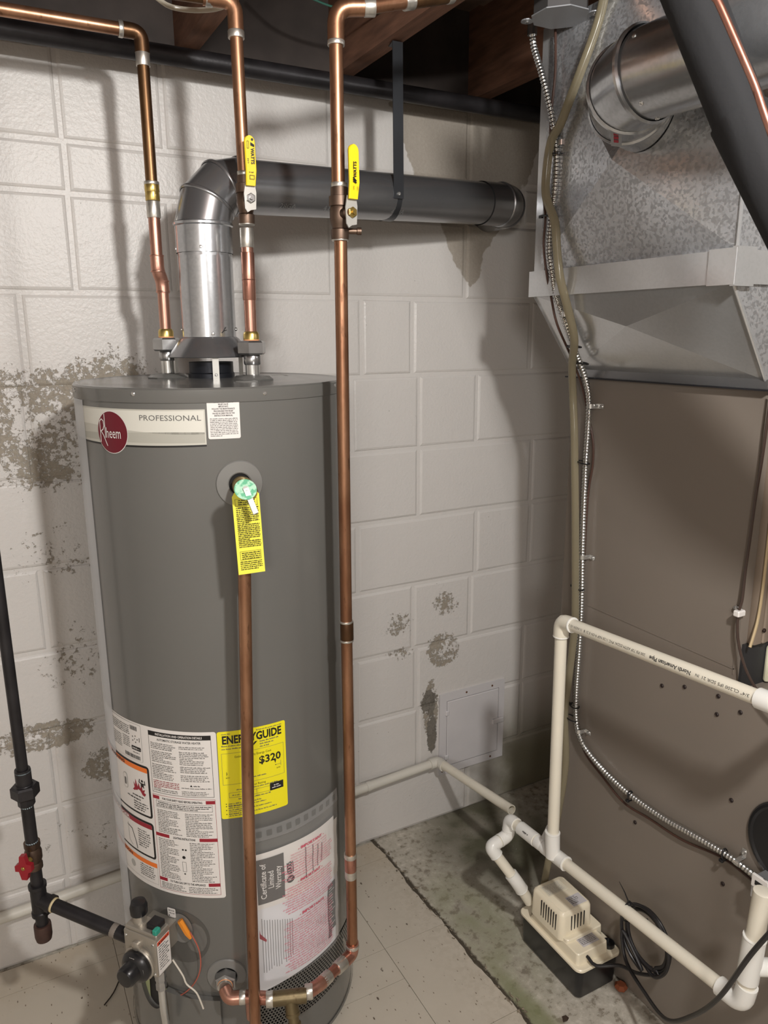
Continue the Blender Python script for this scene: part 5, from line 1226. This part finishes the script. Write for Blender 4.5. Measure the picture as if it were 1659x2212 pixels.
ow = MB().tube(cr(OW, .01), .0027, 8).build('control_wire', mat('dark_brown_wire', (66, 52, 46), .35), None)
tag(ow, 'dark wire held by a white clip at the front edge of the furnace', 'wire')
wc = thing('wire_clip', 'small white clip and screw holding the dark wire on the furnace edge', 'clip', (1.205, .861, 1.02))
MB().bbox((1.198, .853, 1.018), (1.2185, .866, 1.030), .002, 1).build('clip', WHITEP, wc); screw('screw', (1.2185, .873, 1.028), (-1, 0, 0), .005, CHROME, wc, h=.006)
# cable ties
TIES = [((1.082, 1.292, 1.886), 0, .020, 'black cable tie around the bundle just under the plenum cable clamp'), ((1.080, 1.301, 1.77), 0, .018, 'black cable tie on the bundle halfway down the upper plenum'),
        ((1.148, 1.275, 1.506), .3, .016, 'upper black cable tie where the bundle crosses the flared duct'), ((1.172, 1.275, 1.470), .3, .014, 'lower black cable tie where the bundle crosses the flared duct'),
        ((1.199, 1.285, 1.247), 0, .017, 'highest black cable tie on the brown furnace side'), ((1.199, 1.278, .949), 0, .016, 'black cable tie on the bundle just above the white elbow'),
        ((1.201, 1.270, .647), 0, .012, 'upper of the two close cable ties below the white pipe'), ((1.199, 1.276, .612), 0, .016, 'lower of the two close cable ties below the white pipe'),
        ((1.205, 1.079, .510), 90, .011, 'black cable tie on the sagging cable above the pump'), ((1.205, .831, .525), 90, .012, 'black cable tie on the cable by the right cable clamp')]
for c, tl, r, lb in TIES:
    ct = thing('cable_tie', lb, 'cable tie', c, 'cable ties on the bundle'); c = Vector(c); n = 20
    mb = MB(); pts = []
    for i in range(n):
        a = 2 * pi * i / n
        pts.append(c + (Vector((.010 * math.cos(a), r * math.sin(a), .002 * math.sin(a))) if tl != 90 else Vector((.008 * math.cos(a), .002 * math.sin(a), r * math.sin(a)))))
    mb.tube(pts, .0017, 6, closed=True); mb.build('loop', BLACKP, ct)
    hd2 = c + (Vector((-.002, r, 0)) if tl != 90 else Vector((-.006, 0, -r)))
    MB().bbox(hd2 - Vector((.004, .003, .003)), hd2 + Vector((.003, .006, .003)), .001, 1).build('head', BLACKP, ct)
# metal straps on the cable
CL = [((1.088, 1.278, 1.905), Z, 'bright cable clamp high on the plenum beside the top cable tie', XP), ((1.112, 1.270, 1.573), Z, 'bright cable clamp on the flared duct just below the band', 1.128), ((1.205, 1.278, 1.375), Z, 'bright cable clamp just below the plenum on the furnace', XF),
      ((1.205, 1.276, 1.025), Z, 'bright cable clamp midway down the furnace side', XF), ((1.205, 1.254, .587), Z, 'bright cable clamp where the cable starts to sag below the ties', XF), ((1.205, .800, .528), (0, 1, 0), 'bright cable clamp at the right end of the sagging cable', XF)]
for c, ax, lb, xw in CL:
    cc = thing('cable_clamp', lb, 'clamp', c, 'metal cable clamps'); c = Vector(c); ax = Vector(ax); tv = Vector((0, -1, 0)) if abs(ax.z) > .5 else Vector((0, 0, 1))
    mb = MB(); vs = []
    arcp = [tv * .0078 * math.cos(t) * 1 + Vector((-.0085 * math.sin(t), 0, 0)) for t in [pi * i / 8 for i in range(9)]]
    prof = [tv * .026 + Vector((xw - c.x - .001, 0, 0)), tv * .009 + Vector((xw - c.x - .001, 0, 0))] + arcp
    for p in prof: vs += [c + p - ax * .005, c + p + ax * .005]
    mb.add(vs, [(2 * i, 2 * i + 1, 2 * i + 3, 2 * i + 2) for i in range(len(prof) - 1)]); mb.build('strap', CHROME, cc)
    screw('screw', c + tv * .019 + Vector((xw - c.x - .001, 0, 0)), (-1, 0, 0), .0042, CHROME, cc, h=.006)
# ceiling box
jb = thing('junction_box', 'grey octagonal electrical box cover on the ceiling joists', 'junction box', (1.045, 1.245, 2.11))
mb = MB(); oc = [(1.045 + .052 * math.cos(rad(22.5 + 45 * i)), 1.247 + .052 * math.sin(rad(22.5 + 45 * i)), 2.113) for i in range(8)]
mb.prism(oc, (0, 0, .045)); mb.build('box', mat('grey_zinc', (84, 82, 82), .5, .4), jb, smooth=False)
mb = MB(); mb.prism([Vector((1.045 + .056 * math.cos(rad(22.5 + 45 * i)), 1.247 + .056 * math.sin(rad(22.5 + 45 * i)), 2.1105)) for i in range(8)], (0, 0, .002))
for a in (135, -45):
    c = Vector((1.045 + .062 * math.cos(rad(a)), 1.247 + .062 * math.sin(rad(a)), 2.1103)); mb.lathe([(.012, 0), (.012, .002)], c, Z, 16)
mb.build('cover', mat('grey_zinc2', (158, 160, 164), .42, .4), jb, smooth=False)
for a in (135, -45): screw('screw', (1.045 + .062 * math.cos(rad(a)), 1.247 + .062 * math.sin(rad(a)), 2.1103), (0, 0, -1), .0045, ZINC, jb)
MB().lathe([(.010, 0), (.010, .02)], (1.07, 1.362, 2.12), Z, 12).build('connector', ZINC, jb)
# ceiling cables
t = MB().tube(cr([(.30, 1.53, 2.145), (.351, 1.517, 2.118), (.385, 1.526, 2.108), (.433, 1.515, 2.107), (.468, 1.48, 2.108), (.485, 1.45, 2.125), (.49, 1.42, 2.145)], .008), .0045, 10).build('looped_tube', CLEART, None)
tag(t, 'clear tube looping under the joists above the middle copper pipe', 'tube')
t = MB().tube(cr([(.62, 1.62, 2.25), (.674, 1.617, 2.215), (.747, 1.617, 2.20), (.83, 1.609, 2.2), (.89, 1.59, 2.21)], .01), .0022, 8).build('green_wire', mat('green_wire', (40, 92, 78), .5), None)
tag(t, 'thin green wire sagging between the ceiling joists', 'wire')
ih = thing('insulator_knob', 'small pale knob hanging from the ceiling above the left copper pipe', 'knob', (.27, 1.40, 2.10))
MB().lathe([(.011, 0), (.013, .006), (.011, .012), (.013, .018), (.009, .03)], (.272, 1.42, 2.115), Z, 16).build('knob', mat('cream_ceramic', (206, 204, 160), .4), ih); MB().lathe([(.002, -.008), (.002, .002)], (.276, 1.42, 2.115), Z, 8).build('pin', BRASS, ih)

# ================================================================== PVC CONDENSATE PIPING
RP = .01335
pv = thing('drain_piping', 'white plastic condensate piping with tall riser beside the furnace', 'pipe', (1.07, 1.15, .33))
V = (1.056, 1.170); zU = .930
pu0 = Vector((V[0], V[1], zU)); pu1 = Vector((1.047, .682, .966)); pud = (pu1 - pu0).normalized()
zD = .357
pipe('riser', [(V[0], V[1], zU - .015), (V[0] + .008, V[1], zD + .03)], RP, PVC, pv)
pipe('top_elbow', fillet([pu0 - Vector((0, 0, .036)), pu0, pu0 + pud * .036], .022), RP + .0032, PVC, pv)
for c, a in ((pu0 - Vector((0, 0, .035)), Z), (pu0 + pud * .035, pud)): ring('socket_lip', c, a, RP + .0040, .003, PVCB, pv)
pipe('upper_run', [pu0, pu1], RP, PVC, pv)
pipe('end_elbow', fillet([pu1 - pud * .012, pu1 + pud * .03, pu1 + pud * .03 + Vector((.035, 0, -.004))], .02), RP + .004, PVCB, pv)
pipe('return_run', fillet([pu1 + pud * .03 + Vector((.02, 0, -.002)), Vector((1.38, .652, .960)), Vector((1.38, .850, .965))], .03), RP, PVC, pv)
# pipe lettering, upside down
e1_ = Vector((-1, 0, 0)); 
def fp(u, v):  # u measured from the near (right) end backwards, v around
    a = rad(64) + v / RP; return pu1 - pud * u + (Vector((0, 0, 1)) * math.cos(a) + Vector((-1, 0, 0)) * math.sin(a)) * (RP + .0003)
mb = MB()
def pt(s_, u, h, wd_, bold=0):
    vs, fs, w0_ = text_geo(s_, bold); sc = h / .72; mb.add([fp(u + x * sc * (wd_ / (w0_ * sc)), y * sc) for x, y in vs], fs)
pt('3/4" CL200 IPS SDR 21', .020, .0052, .092); pt('IN', .118, .005, .008); pt('North American Pipe', .136, .0072, .094, .03)
pt('200 PSI 73F ASTM D2241 PVC 1120 NSF 9-OV-5 21 B  11-NOV-15 22:12', .240, .0052, .225)
mb.build('pipe_lettering', mat('pipe_ink', (74, 72, 70), .6), pv)
# lower run with tee, stack of elbows
d0 = Vector((1.070, 1.320, .334)); d1 = Vector((1.072, .700, .377)); ddr = (d1 - d0).normalized()
pipe('lower_run', [d0, d1], RP, PVC, pv)
tcn = d0 + ddr * .158
mb = MB(); mb.tube([tcn - ddr * .042, tcn + ddr * .034], RP + .0036, 20); mb.tube([tcn + Vector((-.008, .004, 0)), Vector((V[0] + .006, V[1], zD + .05))], RP + .0036, 20); mb.build('tee', PVCB, pv)
ring('socket_lip', tcn + ddr * .033, ddr, RP + .0044, .003, PVCB, pv); ring('socket_lip', (V[0] + .006, V[1], zD + .05), Z, RP + .0044, .003, PVCB, pv)
c3_ = d0 + ddr * .055
mb = MB(); mb.tube([d0 + ddr * .026, d0 + ddr * .085], RP + .0034, 20); mb.build('coupling', PVCB, pv)
mb = MB(); mb.tube(fillet([d0 + ddr * .09, d0 + ddr * .115, d0 + ddr * .115 + Vector((.05, .03, .01))], .02), RP + .0028, 18); mb.build('side_elbow', PVCB, pv)
f = lambda u, v: d0 + ddr * (.05 + u) + (Vector((0, 0, 1)) * math.cos(1.0 + v / .016) + Vector((-1, 0, 0)) * math.sin(1.0 + v / .016)) * (RP + .0038)
mb = MB(); greek(mb, 0, .018, -.002, .004, f, dens=.95); mb.build('coupling_print', DGRY, pv)
# check-valve elbows down to the pump
s1 = d0 + Vector((0, .014, 0)); s2 = s1 + Vector((-.010, .0, -.052)); s3 = s2 + Vector((-.050, -.006, -.012)); s4 = Vector((1.030, 1.262, .225)); 
s3 = Vector((1.010, 1.328, .276)); s4 = Vector((1.060, 1.262, .19)); s5 = Vector((1.098, 1.268, .165))
pts = [d0 + ddr * .02, s1 + Vector((0, .012, 0)), Vector((1.070, 1.330, .300)), s3, Vector((1.052, 1.255, .222)), Vector((1.104, 1.262, .150))]
pts = [d0 + ddr * .03, Vector((1.070, 1.338, .333)), Vector((1.066, 1.338, .288)), Vector((1.008, 1.334, .278)), Vector((1.062, 1.290, .185)), Vector((1.098, 1.282, .120))]
pipe('drop_pipe', fillet(pts, .016), RP, PVC, pv)
for i in (1, 2, 3, 4):
    a, b, c = Vector(pts[i - 1]), Vector(pts[i]), Vector(pts[i + 1]); da = (a - b).normalized(); dc = (c - b).normalized(); q = .027
    mb = MB(); mb.tube(fillet([b + da * q, b, b + dc * q], .020), RP + .0032, 18); mb.build('elbow', PVCB, pv)
    ring('socket_lip', b + dc * q, dc, RP + .0038, .003, PVCB, pv)
# right end: standpipe assembly
r0v = Vector((1.072, .690, .377)); 
pipe('end_elbow', fillet([r0v - ddr * .03, r0v + ddr * .016, r0v + ddr * .016 + Vector((.0, -.006, .045))], .02), RP + .0045, PVCB, pv)
sp0 = r0v + ddr * .016 + Vector((0, -.003, .03)); sp1 = Vector((1.072, .662, .618))
MB().tube([sp0, sp0 + (sp1 - sp0) * .98, sp1, sp1 + Vector((0, 0, .001))], [RP * 1.15, RP * 1.15, RP * 1.15, RP], 20).build('standpipe', PVC, pv)
MB().tube([along(sp0, sp1, .12), along(sp0, sp1, .55)], RP + .0056, 20).build('socket', PVCB, pv)
ring('socket_lip', along(sp0, sp1, .55), sp1 - sp0, RP + .0064, .003, PVCB, pv)
pipe('back_branch', fillet([along(sp0, sp1, .25), along(sp0, sp1, .25) + Vector((.05, -.03, 0)), along(sp0, sp1, .25) + Vector((.147, -.03, 0))], .02), RP + .002, PVCB, pv)
# end box of the cable
eb = thing('cable_box', 'small clear-ended cable connector box at the lower right edge', 'junction box', (1.19, .745, .50))
MB().bbox((1.175, .700, .500), (1.215, .752, .545), .003, 1).build('box', mat('zinc_box', (188, 188, 190), .3, .7), eb); MB().bbox((1.170, .715, .530), (1.176, .748, .556), .001, 1).build('label_plate', WHITEP, eb)
MB().box((1.1692, .720, .537), (1.1700, .740, .546)).build('black_bar', BLK, eb, smooth=False); screw('screw', (1.175, .725, .552), (-1, 0, 0), .005, CHROME, eb)

# ================================================================== CONDENSATE PUMP
pm = thing('condensate_pump', 'cream and black condensate pump on the floor against the furnace', 'pump', (1.142, 1.19, 0))
px0, px1, py0, py1 = 1.084, 1.212, 1.079, 1.300
def rloop(x0, x1, y0, y1, r, z, k=5):
    L_ = []
    for cx_, cy_, a0_ in ((x1 - r, y1 - r, 0), (x0 + r, y1 - r, 90), (x0 + r, y0 + r, 180), (x1 - r, y0 + r, 270)):
        for i in range(k + 1):
            a = rad(a0_ + 90 * i / k); L_.append(Vector((cx_ + r * math.cos(a), cy_ + r * math.sin(a), z)))
    return L_
def loft(mb, loops, cap0=True, cap1=True):
    n = len(loops[0]); vs = [p for l in loops for p in l]
    fs = [(k * n + i, k * n + (i + 1) % n, (k + 1) * n + (i + 1) % n, (k + 1) * n + i) for k in range(len(loops) - 1) for i in range(n)]
    if cap0: fs.append(tuple(range(n - 1, -1, -1)))
    if cap1: fs.append(tuple((len(loops) - 1) * n + i for i in range(n)))
    mb.add(vs, fs)
zr = .085
mb = MB(); loft(mb, [rloop(px0 + .006, px1 - .006, py0 + .006, py1 - .006, .012, .001), rloop(px0 + .004, px1 - .004, py0 + .004, py1 - .004, .014, .004), rloop(px0, px1, py0, py1, .016, zr)]); mb.build('reservoir', BLACKP, pm)
e = .004
mb = MB(); loft(mb, [rloop(px0 - e, px1 + e, py0 - e, py1 + e, .018, zr - .004), rloop(px0 - e, px1 + e, py0 - e, py1 + e, .018, zr + .001), rloop(px0 - e + .002, px1 + e - .002, py0 - e + .002, py1 + e - .002, .017, zr + .003)]); mb.build('lid', BEIGE, pm)
# raised lid step
mb = MB(); hx0, hx1 = px0 + .004, px1 - .026
loft(mb, [rloop(hx0, hx1, py0 + .012, py1 - .030, .008, zr + .002), rloop(hx0 + .002, hx1 - .002, py0 + .014, py1 - .047, .008, zr + .030), rloop(hx0 + .004, hx1 - .004, py0 + .016, py1 - .049, .007, zr + .032)])
loft(mb, [rloop(hx0 + .001, hx1 + .018, py0 + .050, py1 - .046, .008, zr + .002), rloop(hx0 + .003, hx1 + .016, py0 + .052, py1 - .048, .008, zr + .038), rloop(hx0 + .005, hx1 + .014, py0 + .054, py1 - .05, .007, zr + .040)])
mb.build('motor_base', BEIGE, pm)
# motor cover
my0, my1 = 1.146, 1.260; mx0, mx1 = 1.084, 1.181
mz0, mz1 = zr + .030, zr + .102
mb = MB(); loft(mb, [rloop(mx0 - .002, mx1 + .002, my0 - .002, my1 + .002, .014, mz0), rloop(mx0, mx1, my0, my1, .014, mz1 - .010), rloop(mx0 + .002, mx1 - .002, my0 + .002, my1 - .002, .013, mz1 - .004), rloop(mx0 + .007, mx1 - .007, my0 + .007, my1 - .007, .010, mz1)]); mc = mb.build('motor_cover', BEIGE, pm)
SLOT = mat('slot_shadow', (20, 18, 16), .9)
for i in range(7):
    y = my0 + .020 + i * .0088
    MB().bbox((mx0 - .0022, y - .0014, mz0 + .018), (mx0 + .0015, y + .0014, mz1 - .010), .0012, 2).build('slot', SLOT, mc)
for i in range(5):
    x = mx0 + .030 + i * .0098
    MB().bbox((x - .0014, my0 - .0022, mz0 + .020), (x + .0014, my0 + .0015, mz1 - .012), .0012, 2).build('slot', SLOT, mc)
mb = MB(); mb.box((mx0 + .014, my1 - .050, mz1), (mx1 - .022, my1 - .014, mz1 + .0004)); mb.build('top_sticker', mat('ivory_sticker', (224, 216, 196), .4), mc, smooth=False)
mb = MB(); ff = lambda u, v: Vector((mx0 + .018 + u, my1 - .046 + v, mz1 + .0007))
for i in range(7): greek(mb, 0, .048, .026 - i * .0042, .0024, ff)
mb.build('sticker_print', LGRY, mc)
mb = MB(); mb.box((mx1 - .052, my0 + .010, mz1), (mx1 - .010, my0 + .042, mz1 + .0004)); mb.build('rating_sticker', mat('silver_sticker', (206, 202, 204), .35), mc, smooth=False)
mb = MB(); ff = lambda u, v: Vector((mx1 - .050 + u, my0 + .013 + v, mz1 + .0007))
for i in range(5): greek(mb, 0, .036, .023 - i * .0048, .0028, ff, fill=R_.uniform(.5, 1))
mb.build('rating_print', DGRY, mc)
mb = MB(); zs_ = zr + .0325; mb.box((hx0 + .030, py0 + .026, zs_), (hx1 - .018, py0 + .058, zs_ + .0004)); mb.build('front_sticker', mat('silver_sticker', (206, 202, 204), .35), pm, smooth=False)
mb = MB(); ff = lambda u, v: Vector((hx0 + .033 + u, py0 + .029 + v, zs_ + .0007))
for i in range(6): greek(mb, 0, hx1 - .018 - hx0 - .036, .023 - i * .0042, .0024, ff)
mb.build('front_print', DGRY, pm)
MB().lathe([(.014, 0), (.0150, .002), (.0150, .009), (.0130, .010), (.0120, .003), (.001, .003)], (px1 - .013, py0 + .026, zr + .002), Z, 24).build('inlet_plug', BLACKP, pm)
MB().lathe([(.004, 0), (.003, .01)], (1.118, py0 + .013, zr + .018), (0, -1, 0), 10).build('cord_grommet', BLACKP, pm)
# power cord
cd_ = [(1.118, 1.088, .103), (1.122, 1.065, .098), (1.158, 1.03, .112), (1.168, .985, .125), (1.176, .935, .16)]
cx0, cz0 = .975, .222
for turn in range(3):
    for i in range(12):
        a = -pi / 3 + 2 * pi * i / 12 + 0; rr_ = .056 + .006 * turn; cd_.append((1.176 + .006 * (turn % 2) - .004 * turn, cx0 - rr_ * math.cos(a), cz0 + rr_ * 1.15 * math.sin(a)))
cd_ += [(1.165, 1.034, .20), (1.155, 1.010, .145), (1.13, .93, .14), (1.08, .83, .19), (1.04, .745, .30), (1.00, .670, .43), (.985, .615, .57), (.985, .57, .68), (.99, .54, .78)]
co = MB().tube(cr(cd_, .006), .0042, 10).build('power_cord', mat('black_rubber_cord', (34, 32, 34), .35), None)
tag(co, 'black pump power cord coiled and tied under the white lower pipe', 'cord')
ct = thing('cable_tie', 'long-tailed black cable tie holding the coiled cord to the white lower pipe', 'cable tie', (1.079, .945, .345))
mb = MB(); mb.tube([Vector((1.079 + .018 * math.cos(a), .947 + .003 * math.sin(a), .356 + .020 * math.sin(a) - .002)) for a in [2 * pi * i / 18 for i in range(18)]], .0016, 6, closed=True); mb.build('loop', BLACKP, ct)
MB().tube([(1.079, .948, .376), (1.072, .955, .400), (1.068, .968, .418)], [.002, .0014, .0006], 6).build('tail', BLACKP, ct); MB().bbox((1.075, .943, .372), (1.084, .951, .379), .001, 1).build('head', BLACKP, ct)
mb = MB(); mb.tube(cr([(1.079, .947, .336), (1.12, .955, .31), (1.160, .965, .288)], .008), .0018, 6); mb.build('strap', BLACKP, ct)

# small litter on the floor
lf = MB(); c = Vector((1.03, 1.058, 0)); lf.add([c + Vector(p) for p in ((-.010, -.004, .001), (-.002, -.008, .004), (.008, -.002, .001), (.003, .004, .006), (-.004, .009, .001))], [(0, 1, 3), (1, 2, 3), (0, 3, 4), (2, 4, 3)])
tag(lf.build('dead_leaf', mat('dry_leaf', (60, 46, 36), .8), None), 'small dark dry leaf on the concrete in front of the pump', 'leaf')
bits = MB().tube(cr([(.10, 1.60, .0022), (.125, 1.625, .003), (.15, 1.67, .0022)], .01), .0015, 6).build('twig', mat('dark_twig', (50, 42, 36), .8), None)
tag(bits, 'thin dark twig lying on the tiles left of the heater', 'twig')
ch = MB().lathe([(.014, 0), (.016, .006), (.010, .012), (.001, .013)], (1.215, 1.06, .001), Z, 7).build('rust_chip', mat('rust_chip', (150, 84, 54), .8), None)
ch.location.x -= .012
tag(ch, 'small rust-red chip on the floor between pump and furnace', 'debris')
